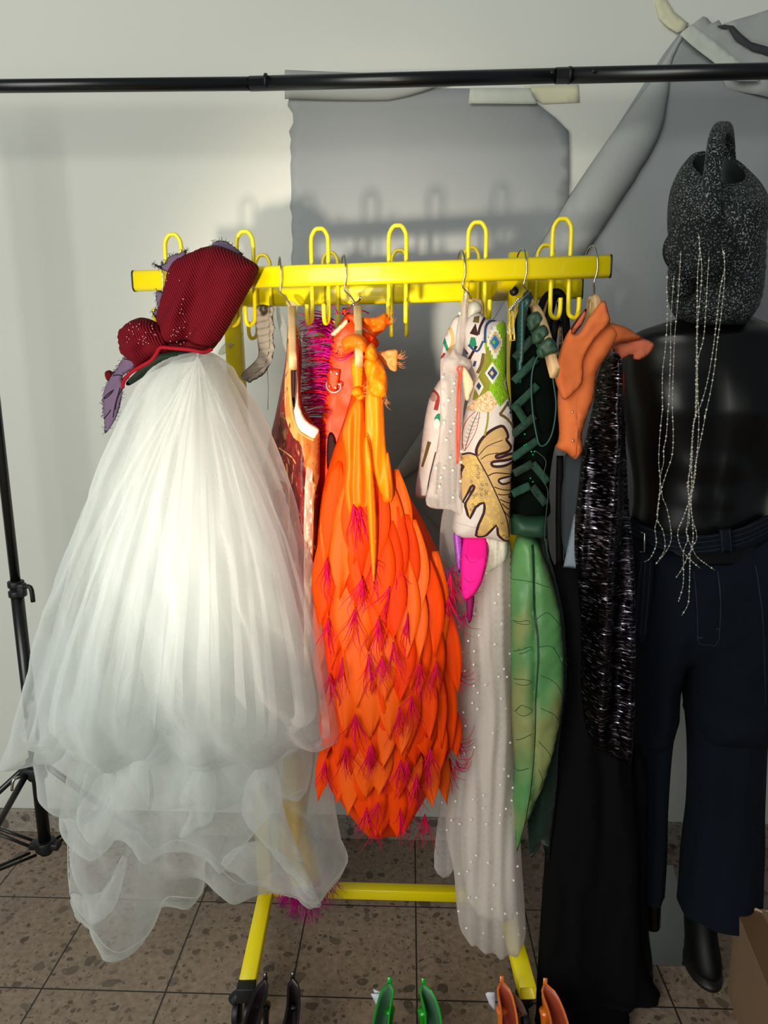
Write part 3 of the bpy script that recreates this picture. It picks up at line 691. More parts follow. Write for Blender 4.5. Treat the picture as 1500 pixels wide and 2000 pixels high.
# ------------------------------------------------------------------ hangers
def hanger(px, near, label, neck=None, Yb=None, wood=True, far=None, hookpy=None, arch=0.03, tw=0.007, group=None):
    """hook over the front rail at px; near = (px,py,Y) end of the arm that points at the viewer"""
    Yb = Yb or YF(px); t = (px - 265) / 925; c = A0 + ddir * t; top = c + Vector((0, 0, .0205))
    nk = P(neck[0], neck[1], Yb + 0.0)
    root = thing('clothes_hanger', label, 'hanger', nk, group)
    mb = MB(); fy = -0.017
    mb.tube([top + Vector((-.010, .022, -.012)), top + Vector((-.008, .020, .006)), top + Vector((-.004, .006, .016)), top + Vector((0, -.010, .012)), c + Vector((.003, fy - .002, .012)), c + Vector((.004, fy - .003, -.010)), c + Vector((0.0, fy, -.030)), (c + nk) / 2 + Vector((0, fy * .6, -.012)), nk + Vector((0, 0, .0))], 0.0017, 8, smoothn=5)
    mb.build('wire_hook', M['chrome'], root)
    if wood:
        e = P(*near); d = e - nk; f = Vector((nk.x - d.x, nk.y - d.y, e.z)) if far is None else far
        mb = MB()
        def arm(a, b):
            pts = []
            for k in range(11):
                s_ = k / 10; q = a.lerp(b, s_); q = q + Vector((0, 0, arch * math.sin(math.pi * min(1, s_ * 1.05)))); pts.append(q)
            return pts
        line = arm(nk + Vector((0, 0, -.012)), f)[::-1][:-1] + arm(nk + Vector((0, 0, -.012)), e)
        mb.sweep(line, rrect(tw * 2, 0.024, 0.004, 3)); mb.build('wooden_bar', M['wood'], root)
        mb = MB(); mb.tube([nk + Vector((0, 0, -.030)), nk + Vector((0, 0, .002))], [.0085, .0085], 12); mb.build('neck_block', M['wood'], root)
    return root
hanger(326, None, 'thin wire hanger hooked over the left end of the yellow rail', (330, 600), wood=False)
hanger(567, (572, 712, 1.27), 'pale wooden hanger holding the crimson worn velvet dress', (570, 600))
hanger(694, (701, 706, 1.26), 'pale wooden hanger poking through the orange knotted straps', (699, 600))
hanger(920, (936, 650, 1.43), 'wooden hanger inside the embroidered cream jacket', (925, 592))
hanger(1033, (1084, 728, 1.22), 'wooden hanger with curved arm bare beside the dark green straps', (1034, 584), far=P(1000, 700, 1.62), arch=0.022)
hanger(1160, (1152, 640, 1.42), 'wooden hanger inside the apricot collared vest at the right end', (1160, 592))

# ------------------------------------------------------------------ wine corduroy and white tulle dress
base = P(360, 1860, 1.38)
dr = thing('tulle_dress', 'white tulle dress with wine-red corduroy bodice slung over the rail', 'dress', base)
YD = 1.40
def ydr(x, y): return YF(330) - 0.10 if y < 640 else YF(330) - 0.10 + 0.0
bod = [(322, 560), (328, 532), (345, 508), (370, 495), (395, 484), (420, 479), (450, 488), (480, 503), (505, 521), (498, 545), (475, 588), (452, 628), (432, 662), (415, 683), (400, 687), (372, 681), (335, 683), (315, 682), (312, 660), (308, 640), (306, 625), (312, 600)]
sheet('bodice', bod, M['cord'], dr, 1.415, s=6, puff=0.045, D=50, wob=lambda x, y: 0.012 * fbm((x + y * 0.5) / 38., y / 140.) + 0.010 * math.exp(-((x - 392 - (y - 560) * -.25) / 14.) ** 2))
slv = [(232, 668), (236, 645), (255, 628), (275, 620), (300, 626), (318, 640), (330, 660), (335, 685), (322, 694), (300, 700), (280, 716), (258, 730), (240, 752), (240, 738), (262, 718), (250, 702), (238, 690)]
sheet('sleeve', slv, M['cord'], dr, 1.395, s=6, puff=0.04, D=34, wob=wrinkle(0.01, 30, 5))
mb = MB(); mb.tube([P(x, y, Y) for x, y, Y in ((240, 757, 1.37), (242, 745, 1.365), (254, 729, 1.355), (275, 716, 1.35), (295, 704, 1.35), (306, 690, 1.35), (314, 679, 1.352), (335, 680, 1.352), (370, 683, 1.352), (398, 688, 1.36), (414, 682, 1.37))], 0.0035, 8, smoothn=5); mb.build('hem_binding', M['cord_trim'], dr)
sheet('lining', [(300, 695), (315, 684), (370, 684), (400, 690), (380, 705), (330, 712), (290, 730), (255, 752), (246, 748), (262, 730)], M['dark_lining'], dr, 1.40, s=8, puff=0.03, D=14)
for i in range(85):
    t = random.random(); bx = 322 + 22 * t * math.sin(i) ** 2 + (i % 5) * 6 + t * 10; by = 525 + t * 150
    if i % 3 == 0: bx, by = 245 + random.random() * 60, 632 + abs(math.sin(i)) * 40
    mb = MB() if i == 0 else mb
    yd = (1.368 if bx > 350 else 1.378) if by < 640 and bx > 318 else 1.352
    mb.ball(P(bx, by, yd), 0.0013, 5)
sto = mb.build('rhinestones', M['rhine'], dr); sto['kind'] = 'stuff'
def purple_piece(pts, Y, veins=(), nm='suede_petal', s=6):
    pts = cm2(pts, 4); regs = []
    for vpl in veins: regs.append((stroke(vpl, 2.2), 1))
    regs.append
    o = sheet(nm, pts, [M['purple'], M['purple_edge']], dr, Y, s=s, puff=0.003, D=8, sm=0, regions=regs, wob=wrinkle(0.004, 30, 1))
    pl = []
    for i in range(0, len(pts), 1):
        x, y = pts[i]
        for k in range(2):
            a = random.uniform(0, 6.28); q = P(x, y, Y); pl.append([q, q + Vector((math.cos(a) * .004, -0.001, math.sin(a) * .004)), q + Vector((math.cos(a + .6) * .007, 0, math.sin(a + .6) * .007))])
    f = strands('fringe', pl, M['purple_edge'], o, 0.0006, 3, 2); f['kind'] = 'stuff'
    return o
purple_piece([(298, 514), (312, 519), (322, 514), (332, 500), (352, 494), (364, 488), (362, 500), (350, 515), (345, 535), (325, 530), (312, 524)], 1.40)
purple_piece([(413, 482), (420, 472), (436, 470), (452, 478), (474, 497), (460, 500), (440, 503), (425, 496)], 1.43)
purple_piece([(304, 572), (318, 570), (322, 600), (316, 620), (308, 602)], 1.44)
purple_piece([(298, 612), (306, 604), (318, 608), (316, 618), (304, 620)], 1.43)
purple_piece([(237, 705), (246, 692), (258, 690), (268, 696), (268, 712), (258, 722), (240, 735), (240, 760), (235, 790), (225, 820), (206, 846), (203, 818), (200, 790), (202, 770), (207, 752), (220, 730), (226, 722)], 1.385,
    [[(243, 701), (250, 702), (262, 706)], [(221, 734), (232, 732), (240, 735)], [(203, 778), (214, 768), (224, 761)], [(203, 779), (210, 776), (222, 764)], [(204, 818), (214, 806), (217, 800)], [(222, 815), (226, 790), (236, 757)], [(226, 800), (230, 780), (240, 757)]])
sheet('beaded_tip', [(205, 727), (214, 723), (222, 729), (220, 737), (212, 745), (206, 738)], M['cord'], dr, 1.39, s=4, puff=0.006, D=6)
T1 = [(395, 686), (345, 694), (300, 722), (255, 790), (220, 862), (190, 935), (152, 1030), (118, 1130), (88, 1250), (62, 1340), (36, 1430), (21, 1478), (45, 1492), (75, 1498), (130, 1502), (230, 1503), (330, 1503), (450, 1501), (540, 1497), (620, 1480), (668, 1466), (692, 1448), (692, 1425), (675, 1360), (650, 1260), (628, 1160), (602, 1070), (572, 960), (540, 870), (500, 790), (455, 722), (425, 694)]
T1b = [(395, 690), (330, 712), (262, 800), (205, 920), (165, 1040), (135, 1160), (100, 1290), (70, 1400), (50, 1470), (90, 1482), (160, 1490), (260, 1494), (420, 1492), (560, 1485), (630, 1470), (655, 1420), (630, 1290), (600, 1150), (570, 1020), (540, 920), (500, 830), (450, 740), (415, 695)]
T2 = [(395, 700), (300, 800), (230, 960), (170, 1180), (110, 1360), (78, 1470), (95, 1520), (118, 1560), (130, 1590), (128, 1680), (132, 1750), (150, 1800), (180, 1830), (200, 1856), (225, 1870), (252, 1862), (292, 1830), (312, 1788), (328, 1762), (385, 1763), (400, 1735), (402, 1690), (428, 1706), (470, 1736), (512, 1733), (560, 1756), (622, 1773), (650, 1740), (685, 1693), (672, 1650), (656, 1570), (640, 1490), (610, 1300), (560, 1080), (500, 880), (430, 720)]
T3 = [(395, 700), (320, 790), (250, 960), (190, 1180), (150, 1400), (128, 1540), (140, 1610), (175, 1655), (205, 1662), (232, 1632), (262, 1622), (300, 1660), (345, 1640), (400, 1660), (440, 1690), (475, 1650), (520, 1600), (555, 1560), (600, 1540), (612, 1440), (595, 1280), (560, 1080), (505, 900), (430, 730)]
T4 = [(395, 700), (335, 780), (290, 900), (255, 1080), (235, 1250), (225, 1400), (240, 1480), (300, 1560), (380, 1570), (470, 1560), (540, 1500), (580, 1420), (582, 1280), (555, 1100), (500, 900), (430, 740)]
T5 = [(395, 705), (350, 800), (320, 950), (300, 1150), (285, 1350), (290, 1460), (350, 1500), (430, 1500), (510, 1460), (535, 1350), (528, 1200), (500, 1000), (460, 820), (420, 730)]
def shift(T, k=0.045, dy=26, y0=1150., y1=1450.):
    o = []
    for x, y in T:
        g = max(0, min(1, (y - y0) / (y1 - y0))); o.append((365 + (x - 365) * (1 - k * g), y - dy * g))
    return o
T1 = shift(T1); T1b = shift(T1b); T2 = shift(T2, 0.02, 10, 1400., 1700.)
sheet('tulle_layer', T1, M['tulle'], dr, 1.40, s=6, puff=0.18, D=210, wob=folds(395, 600, 0.035, 26, 1.0, 700))
sheet('tulle_layer', T1b, M['tulle'], dr, 1.41, s=6, puff=0.155, D=210, wob=folds(395, 600, 0.03, 21, 7.0, 700))
sheet('tulle_layer', T2, M['tulle'], dr, 1.42, s=6, puff=0.13, D=170, wob=folds(400, 560, 0.04, 19, 3.0, 800))
sheet('tulle_layer', T3, M['tulle'], dr, 1.43, s=6, puff=0.11, D=170, wob=folds(400, 560, 0.035, 24, 5.0, 700))
sheet('tulle_layer', T4, M['tulle_in'], dr, 1.43, s=9, puff=0.09, D=130, wob=folds(400, 600, 0.02, 22, 8.0, 700))
sheet('tulle_layer', T5, M['tulle_in'], dr, 1.43, s=9, puff=0.06, D=100, wob=folds(400, 600, 0.015, 20, 11.0, 700))
T1s = cm2(T1, 4)
def tfront(off, pf_=0.18, Yb=1.40):
    def f(x, y):
        d = dist_poly(np.array([x]), np.array([y]), T1s)[0]; t = min(1, d / 210.)
        return Yb - pf_ * math.sqrt(max(0, 1 - (1 - t) ** 2)) * 1.02 - off
    return f
rp_ = random.Random(9)
for i in range(17):
    bx_ = 60 + 590 * (i + rp_.random() * .8) / 17.; wv_ = rp_.uniform(16, 60); tx_ = 385 + (bx_ - 360) * 0.06
    y1_ = 1488 - 30 * abs(bx_ - 330) / 330. - rp_.random() * 60; bow = (bx_ - 345) * 0.16
    sheet('tulle_pleat', [(tx_ - 1, 726), (tx_ + 2, 726), ((tx_ + bx_) / 2 + bow + wv_ * .3, 1050), (bx_ + bow * .3 + wv_ * .5, y1_ - 60), (bx_ + wv_ * .4, y1_), (bx_ - wv_ * .4, y1_ - 4), (bx_ + bow * .3 - wv_ * .4, y1_ - 60), ((tx_ + bx_) / 2 + bow - wv_ * .1, 1050)], M['tulle'], dr, tfront(0.006 + .003 * (i % 3)), s=9, back=False, sm=4, wob=folds(395, 600, 0.012, 30, i * 1.0, 700))
# stitched hem edges of the two skirts
def hem(pts, Y, nm='hem'):
    mb = MB(); mb.tube([P(x, y, Y) for x, y in pts], 0.0010, 5, smoothn=4); return mb.build(nm, M['tulle_edge'], dr)
hem(T1[10:24], 1.40); hem(T2[5:30], 1.42); hem(T3[5:19], 1.43)
# loose pleats hanging at the bottom (gathered wedges of net)
for i, (pl, Yl) in enumerate((([(290, 1500), (285, 1600), (200, 1740), (175, 1800), (215, 1700), (262, 1660), (300, 1560)], 1.33), ([(420, 1500), (415, 1600), (345, 1640), (370, 1590), (350, 1560), (380, 1500)], 1.32), ([(540, 1500), (560, 1600), (625, 1770), (560, 1700), (470, 1590), (500, 1500)], 1.33), ([(170, 1500), (150, 1600), (190, 1650), (230, 1560), (220, 1500)], 1.33), ([(430, 1690), (510, 1640), (600, 1720), (625, 1771), (540, 1740)], 1.34), ([(135, 1745), (200, 1740), (250, 1650), (230, 1760), (180, 1800)], 1.34))):
    sheet('tulle_pleat', pl, M['tulle'], dr, Yl, s=9, puff=0.02, D=30, wob=folds(400, 900, 0.015, 40, i * 1.3, 500))

# ------------------------------------------------------------------ ruffled lace strap and organza ribbons, rear rail
rf = thing('ruffled_strap', 'cream ruffled lace strap hanging behind the left yellow post', 'strap', P(520, 735, 1.6))
sheet('lace_band', [(500, 600), (528, 600), (533, 640), (533, 680), (530, 705), (516, 728), (500, 740), (484, 746), (470, 735), (482, 720), (498, 705), (505, 690), (501, 650)], M['lace'], rf, 1.56, s=4, puff=0.004, D=10, wob=lambda x, y: 0.004 * math.sin(y / 2.2 + x / 9.))
sheet('ruffle', [(526, 600), (536, 604), (532, 620), (537, 640), (533, 660), (537, 680), (532, 700), (526, 716), (518, 728), (508, 736), (494, 744), (486, 748), (484, 738), (500, 728), (515, 712), (524, 690), (526, 650)], M['lace'], rf, 1.555, s=4, puff=0.002, D=6, wob=lambda x, y: 0.007 * math.sin(y / 3.0 + x / 4.), jag=1.0)
mb = MB(); mb.tube([P(522, 722, 1.57), P(524, 760, 1.57), P(523, 800, 1.57)], 0.0008, 5); mb.build('thread', M['thread'], rf)
rb_ = thing('organza_ribbon', 'sheer white ribbons trailing from the rear rail behind the crimson dress', 'ribbon', P(600, 660, 1.62))
for i, pl in enumerate(([(560, 592), (575, 590), (600, 620), (625, 655), (630, 672), (612, 668), (595, 635)], [(540, 600), (552, 612), (562, 650), (562, 690), (555, 680), (545, 640)], [(470, 660), (440, 690), (425, 690), (440, 670), (468, 650)], [(560, 610), (585, 640), (605, 670), (602, 684), (585, 660)])):
    sheet('ribbon', pl, M['ribbon_white'], rb_, 1.60 + 0.012 * i, s=6, back=False, thick=0.0008, wob=wrinkle(0.008, 40, i))
# dress with the yellow skirt and magenta feather hem seen through the tulle
yk = thing('feather_hem_skirt', 'yellow skirt with magenta feather hem behind the tulle', 'skirt', P(605, 1830, 1.56))
sheet('skirt', [(575, 1100), (620, 1100), (625, 1300), (615, 1480), (600, 1600), (628, 1690), (622, 1725), (595, 1735), (560, 1715), (548, 1650), (552, 1500), (565, 1300)], M['yellow_cloth'], yk, 1.56, s=9, puff=0.04, D=30, wob=vfolds(0.012, 22, 3))
pl = []
for i in range(230):
    t = random.random(); x = 548 + 92 * t; y = 1700 + 30 * math.sin(t * 3.14) + random.uniform(-10, 10); q = P(x, y, 1.56 + random.uniform(-.03, .03))
    L = random.uniform(.04, .095) * (0.7 + .5 * math.sin(t * 3.1)); dx = (t - 0.45) * 0.05 + random.uniform(-.018, .018)
    pl.append([q, q + Vector((dx * .3, random.uniform(-.01, .01), -L * .4)), q + Vector((dx * .8, random.uniform(-.01, .01), -L * .8)), q + Vector((dx + random.uniform(-.01, .01), 0, -L))])
o = strands('feather_trim', pl, [M['feather_p'], M['feather_m']], yk, 0.0011, 4, 3); o['kind'] = 'stuff'

# ------------------------------------------------------------------ crimson worn velvet dress
rd = thing('velvet_dress', 'crimson velvet dress worn with gold, cream lined neckline, left of centre', 'dress', P(590, 1300, 1.45))
ol = [(562, 640), (568, 634), (580, 636), (586, 660), (590, 700), (587, 760), (596, 800), (620, 838), (625, 850), (624, 960), (624, 1100), (620, 1300), (560, 1300), (520, 1150), (505, 1000), (522, 880), (536, 820), (548, 760), (558, 700)]
gold = [(566, 640), (572, 700), (571, 780), (584, 825), (600, 850), (624, 845), (626, 900), (624, 930), (616, 980), (614, 1100), (606, 1100), (603, 960), (597, 870), (580, 850), (566, 815), (561, 760), (562, 690)]
pale = [(604, 905), (614, 915), (613, 1000), (612, 1300), (600, 1300), (600, 1000)]
p2 = [(556, 800), (566, 815), (560, 850), (552, 880), (550, 850)]
p3 = [(563, 830), (570, 836), (558, 890), (560, 960), (566, 1000), (562, 960), (554, 900)]
sheet('dress_body', ol, [M['redgold'], M['redgold2'], M['lining_white'], M['brownwear']], rd, lambda x, y: 1.44 + 0.12 * max(0, (595 - x) / 70.), s=5, puff=0.05, D=32, sm=3, regions=[(cm2(gold, 3), 1), (pale, 2), (p2, 3), (p3, 3), (stroke([(552, 870), (575, 885), (585, 900)], 2), 1), (stroke([(567, 900), (572, 960), (572, 1040)], 3, 1), 1)], wob=wrinkle(0.008, 40, 3))
sheet('neck_lining', [(576, 722), (582, 740), (585, 790), (600, 822), (623, 838), (618, 852), (612, 858), (598, 850), (582, 838), (574, 812), (571, 770)], M['lining_white'], rd, 1.375, s=4, puff=0.007, D=8, wob=wrinkle(0.004, 20, 2))
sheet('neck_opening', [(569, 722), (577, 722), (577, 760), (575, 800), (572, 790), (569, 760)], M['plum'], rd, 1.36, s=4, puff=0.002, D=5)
mb = MB(); mb.tube([P(x, y, 1.372) for x, y in ((568, 645), (566, 700), (567, 770), (571, 810), (582, 840), (598, 853), (614, 860))], 0.0026, 6, smoothn=4); mb.build('gold_piping', M['gold_line'], rd)
sheet('shoulder_facing', [(562, 652), (564, 636), (572, 631), (581, 635), (584, 652), (580, 660), (577, 650), (570, 650), (566, 668), (562, 670)], [M['redgold2']], rd, 1.355, s=4, puff=0.01, D=6, wob=wrinkle(0.004, 14, 2))

# ------------------------------------------------------------------ scarlet leather vest with D ring and magenta feather fringe
vs_ = thing('leather_vest', 'scarlet leather vest with steel D-ring and magenta feather fringe', 'vest', P(660, 960, 1.5))
YV = 1.50
ol = [(683, 611), (673, 617), (658, 640), (649, 660), (645, 680), (643, 700), (639, 730), (634, 775), (627, 830), (622, 880), (621, 940), (625, 1000), (700, 1000), (735, 900), (735, 760), (720, 690), (700, 640)]
sheet('front_panel', ol, M['vest'], vs_, YV, s=7, puff=0.010, D=20, wob=wrinkle(0.006, 60, 1))
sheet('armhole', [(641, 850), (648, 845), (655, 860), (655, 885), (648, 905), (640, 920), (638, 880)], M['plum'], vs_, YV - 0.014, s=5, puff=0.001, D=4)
sheet('folded_strap', [(645, 652), (676, 622), (684, 628), (651, 660)], M['skin_tag'], vs_, YV - 0.022, s=5, puff=0.002, D=4, sm=0)
sheet('folded_strap', [(672, 616), (690, 612), (697, 622), (696, 640), (690, 634), (680, 622)], M['vest'], vs_, YV - 0.02, s=5, puff=0.003, D=4, sm=2)
rp = sheet('ring_patch', [(643, 719), (665, 723), (661, 750), (658, 762), (648, 762), (640, 748)], M['vest'], vs_, YV - 0.018, s=4, puff=0.002, D=3, sm=0)
for x, y, r in ((647, 727, .0028), (658.5, 730, .0040), (643.5, 754, .002), (655.5, 757, .003)):
    mb = MB(); mb.ball(P(x, y, YV - .022), r, 12, (1, .5, 1)); mb.build('rivet', M['steel'], rp)
mb = MB(); mb.tube([P(x, y, YV - .026) for x, y in ((638, 747), (638, 756), (644, 764), (653, 767), (662, 763), (666, 756), (665, 751), (660, 750))], 0.0022, 8, smoothn=5); mb.build('d_ring', M['steel'], vs_)
pl = []
for i in range(420):
    t = random.random(); y = 622 + t * 390; ex = 650 - 25 * t + random.uniform(-6, 6); q = P(ex, y, YV + random.uniform(-.012, .03))
    L = random.uniform(.035, .068); dz = random.uniform(-.007, .006) + (0.012 if t < .1 else 0)
    pl.append([q, q + Vector((-L * .35, random.uniform(-.004, .004), dz * .7 + .003)), q + Vector((-L * .75, random.uniform(-.006, .006), dz + random.uniform(-.004, .004))), q + Vector((-L, 0, dz * .6 + random.uniform(-.008, .008)))])
for (x0, y0, x1, y1, x2, y2) in ((660, 690, 640, 685, 600, 655), (690, 690, 665, 705, 642, 690), (690, 688, 660, 700, 640, 680), (640, 660, 612, 640, 590, 652), (650, 625, 620, 628, 594, 644), (720, 612, 700, 606, 640, 616), (660, 612, 650, 596, 640, 600), (640, 640, 606, 648, 590, 662)):
    pl.append([P(x0, y0, YV - .02), P(x1, y1, YV - .03), P(x2, y2, YV)])
o = strands('feather_fringe', pl, [M['feather_m'], M['feather_p'], M['feather_r']], vs_, 0.0015, 4, 3); o['kind'] = 'stuff'
mb = MB()
mb = MB(); mb.tube([P(676, 606, YV), P(680, 600, YV - .01), P(700, 588, YV - .02), P(704, 580, YV - .03)], 0.0022, 6, smoothn=3); mb.tube([P(681, 612, YV), P(684, 600, YV - .01), P(690, 594, YV - .02), P(686, 588, YV - .02)], 0.0015, 6, smoothn=3); mb.ball(P(691, 595, YV - .03), 0.004, 8)
cl_ = mb.build('spring_clip', M['chrome'], None); tag(cl_, 'small steel spring clip on top of the scarlet vest', 'clip')
sheet('hanging_loop', [(669, 602), (677, 602), (677, 614), (668, 614)], M['vest'], vs_, YV - .005, s=4, puff=.002, D=3, sm=0)

# ------------------------------------------------------------------ orange petal dress
od = thing('petal_dress', 'bright orange satin dress covered in pointed petals and pink feather tufts', 'dress', P(740, 1655, 1.38))
YO = 1.42
DO = [(705, 720), (690, 760), (672, 820), (650, 885), (632, 950), (622, 1020), (618, 1110), (626, 1210), (640, 1310), (642, 1400), (632, 1480), (648, 1540), (686, 1585), (715, 1612), (740, 1618), (785, 1612), (818, 1570), (868, 1500), (888, 1400), (886, 1250), (868, 1120), (838, 1040), (800, 970), (765, 920), (750, 850), (745, 770), (740, 720)]
sheet('underskirt', DO, M['orange'], od, YO, s=8, puff=0.10, D=120, wob=folds(715, 560, 0.022, 34, 2.0, 500))
DOs = cm2(DO, 4)
def pf(x, y):
    """front depth of the dress surface at a pixel"""
    d = dist_poly(np.array([x]), np.array([y]), DOs)[0] if inpoly(np.array([x]), np.array([y]), DOs)[0] else 0
    t = min(1, d / 120.); return YO - 0.10 * math.sqrt(max(0, 1 - (1 - t) ** 2)) - .014
petn = 0
def petal(x, y, w_, L, rot, Yp, curl, m_, par):
    """pointed leaf of cloth hanging from (x,y)"""
    tw = random.uniform(-.007, .007); mb = MB(); n = 12; k = 7; q0 = P(x, y, Yp); sc = Yp * 1.03 / F
    for i in range(n):
        t = i / (n - 1); ww = w_ * sc * 0.5 * ((0.25 + 0.75 * math.sin(min(1, t / .5) * math.pi / 2)) if t < .5 else max(0.004, math.cos((t - .5) / .5 * math.pi / 2) ** 1.1))
        cx = math.sin(rot) * L * sc * t; cz = -math.cos(rot) * L * sc * t
        for j in range(k):
            u = -1 + 2 * j / (k - 1)
            mb.v.append(tuple(q0 + Vector((cx + ww * u, u * tw * (.3 + t) + 0.010 * (1 - t) - 0.012 * t - 0.003 * math.exp(-(u * 3 + curl - 1) ** 2), cz))))
    for i in range(n - 1):
        for j in range(k - 1): mb.f.append((i * k + j, (i + 1) * k + j, (i + 1) * k + j + 1, i * k + j + 1)); mb.m.append(0)
    return mb.build('petal', m_, par, solid=0.0006)
tips = []; cnt = 0
rows = [(985, 8, 0, 0), (1060, 10, 0, 0), (1150, 11, 0, 0), (1240, 11, 0, 0), (1330, 11, 0, 0), (1410, 10, 0, 0), (1485, 9, 0, 0)]
rows = rows[::-1]
for ri, (yy, nn, xa, xb) in enumerate(rows):
    ex_ = [p for p in cm2(DO, 4) if abs(p[1] - yy) < 30]; xa = min(p[0] for p in ex_) + (20 if yy < 1100 else 8); xb = max(p[0] for p in ex_) - (34 if yy < 1100 else 10)
    for k in range(nn):
        x = xa + (xb - xa) * (k + (0.5 if ri % 2 else 0.25) * 0.8) / nn + random.uniform(-5, 5); y = yy + random.uniform(-22, 22) - 60
        L = random.uniform(180, 215); 
        if yy > 1400: L = 150 + random.uniform(-10, 30)
        edge = (x - 750) / 110.; wd = 64 * (1 - 0.35 * abs(edge) ** 1.5 if abs(edge) < 1 else .65) + random.uniform(-8, 8)
        rot = -edge * 0.10 + random.uniform(-.06, .06)
        if yy > 1350: rot = -edge * -0.02 - edge * 0.22
        Yp = pf(x, y + 80) 
        petal(x, y, wd, L, -rot if yy > 1350 else rot * -1, Yp, random.uniform(.4, 1.4), random.choice((M['orange'], M['orange'], M['orange_lt'], M['orange_lt'], M['orange_deep'])), od); cnt += 1
        tx = x + math.sin(rot * -1) * L; tips.append((tx, y + L, Yp - 0.016)) if inpoly(np.array([tx]), np.array([y + L]), DOs)[0] else None
# lower tail points
for i, (x, y, L, rot) in enumerate(((700, 1480, 165, .15), (725, 1490, 160, .05), (760, 1490, 165, .1), (790, 1470, 180, -.02), (820, 1450, 150, -.2), (675, 1460, 150, .3), (745, 1500, 152, 0.0), (850, 1380, 140, -.18), (865, 1300, 160, -.06))):
    petal(x, y, 60, L, rot, pf(x, y + 40), .8, M['orange_deep'] if i % 2 else M['orange'], od)
# feather tufts at the petal tips
random.seed(21)
sel = random.sample(tips, min(30, len(tips))) + [(690, 985, 1.31), (702, 990, 1.31), (648, 1000, 1.36), (880, 1120, 1.36), (885, 1150, 1.36), (876, 1165, 1.35), (884, 1270, 1.36), (890, 1295, 1.36), (880, 1380, 1.36), (886, 1420, 1.37), (878, 1480, 1.38), (735, 1590, 1.33), (795, 1560, 1.33), (830, 1590, 1.35), (728, 1090, 1.3)]
for (x, y, Yp) in sel:
    pl = []; q = P(x, y, Yp - .004)
    for k in range(random.randint(8, 13)):
        a = random.gauss(0, .24); L = random.uniform(.035, .095)
        sx = math.sin(a); sz = -math.cos(a)
        pl.append([q, q + Vector((sx * L * .3, -.004, sz * L * .35)), q + Vector((sx * L * .8, -.006 + random.uniform(-.004, .004), sz * L * .7)), q + Vector((sx * L * .9 + random.uniform(-.012, .012), 0, sz * L))])
    strands('feather_tuft', pl, [M['feather_r'], M['feather_k']], od, 0.0012, 4, 3)
random.seed(33)
# bodice strips, straps and knots
sheet('bodice_panel', [(716, 740), (728, 715), (742, 712), (748, 760), (752, 850), (757, 900), (768, 970), (748, 975), (732, 930), (716, 880), (713, 800)], M['amber2'], od, 1.31, s=3, puff=0.014, D=14, wob=vfolds(0.006, 24, 1))
sheet('bodice_panel', [(688, 790), (700, 775), (712, 790), (716, 850), (725, 930), (738, 1000), (722, 1010), (705, 990), (682, 1005), (672, 960), (676, 900), (668, 850), (675, 820)], M['amber'], od, 1.318, s=3, puff=0.016, D=14, wob=vfolds(0.008, 22, 4))
sheet('bodice_panel', [(712, 860), (722, 870), (732, 960), (736, 1060), (730, 1140), (722, 1060), (716, 980)], M['amber2'], od, 1.285, s=3, puff=0.008, D=8, wob=vfolds(0.004, 12, 2))
sheet('bodice_panel', [(756, 880), (765, 920), (768, 975), (745, 978), (748, 930)], M['amber'], od, 1.31, s=3, puff=0.008, D=8, wob=vfolds(0.004, 12, 6))
sheet('strap', [(700, 690), (710, 700), (708, 750), (712, 775), (700, 782), (692, 770), (688, 740), (686, 710)], M['amber2'], od, 1.30, s=5, puff=0.008, D=6, wob=vfolds(0.006, 9, 2))
sheet('knot', [(686, 762), (697, 754), (706, 758), (708, 768), (700, 775), (688, 772)], M['amber2'], od, 1.29, s=4, puff=0.012, D=8, wob=wrinkle(0.006, 9, 3))
sheet('knot', [(666, 668), (678, 655), (700, 652), (715, 662), (720, 680), (712, 694), (700, 690), (686, 682), (676, 686)], M['amber'], od, 1.285, s=4, puff=0.022, D=14, wob=wrinkle(0.010, 16, 8))
sheet('knot', [(716, 678), (728, 670), (737, 690), (736, 705), (722, 706), (712, 695)], M['amber2'], od, 1.275, s=4, puff=0.02, D=12, wob=wrinkle(0.010, 14, 5))
sheet('bow_tail', [(712, 700), (738, 700), (752, 722), (757, 748), (752, 775), (726, 772), (718, 745), (712, 720)], M['amber2'], od, 1.285, s=4, puff=0.018, D=14, wob=wrinkle(0.014, 18, 6), jag=0.6)
sheet('bow_tail', [(732, 690), (752, 685), (776, 683), (777, 700), (775, 724), (762, 722), (748, 710), (736, 700)], M['peach'], od, 1.315, s=4, puff=0.006, D=10, wob=wrinkle(0.012, 24, 3), jag=0.7)
sheet('bow_tail', [(707, 621), (730, 620), (745, 614), (754, 612), (766, 630), (757, 638), (742, 652), (730, 660), (716, 645), (706, 640)], M['amber'], od, 1.36, s=4, puff=0.016, D=12, wob=wrinkle(0.016, 18, 7), jag=1.0)
sheet('bow_tail', [(704, 640), (716, 648), (735, 660), (740, 672), (732, 680), (716, 668), (702, 655)], M['orange_deep'], od, 1.318, s=4, puff=0.012, D=10, wob=wrinkle(0.01, 16, 2))
for (x0, y0, ang, n_) in ((672, 672, 200, 22), (777, 704, 0, 16), (752, 775, 270, 12), (760, 622, 40, 16), (706, 764, 350, 12)):
    pl = []
    for i in range(n_):
        a = R(ang) + random.gauss(0, .5); q = P(x0 + random.uniform(-3, 3), y0 + random.uniform(-12, 12), 1.30 if y0 > 640 else 1.35); L = random.uniform(.006, .02)
        pl.append([q, q + Vector((math.cos(a) * L * .5, -.003, math.sin(a) * L * .5)), q + Vector((math.cos(a + .4) * L, 0, math.sin(a + .4) * L))])
    f = strands('frayed_threads', pl, M['peach'], od, 0.0005, 3, 2); f['kind'] = 'stuff'

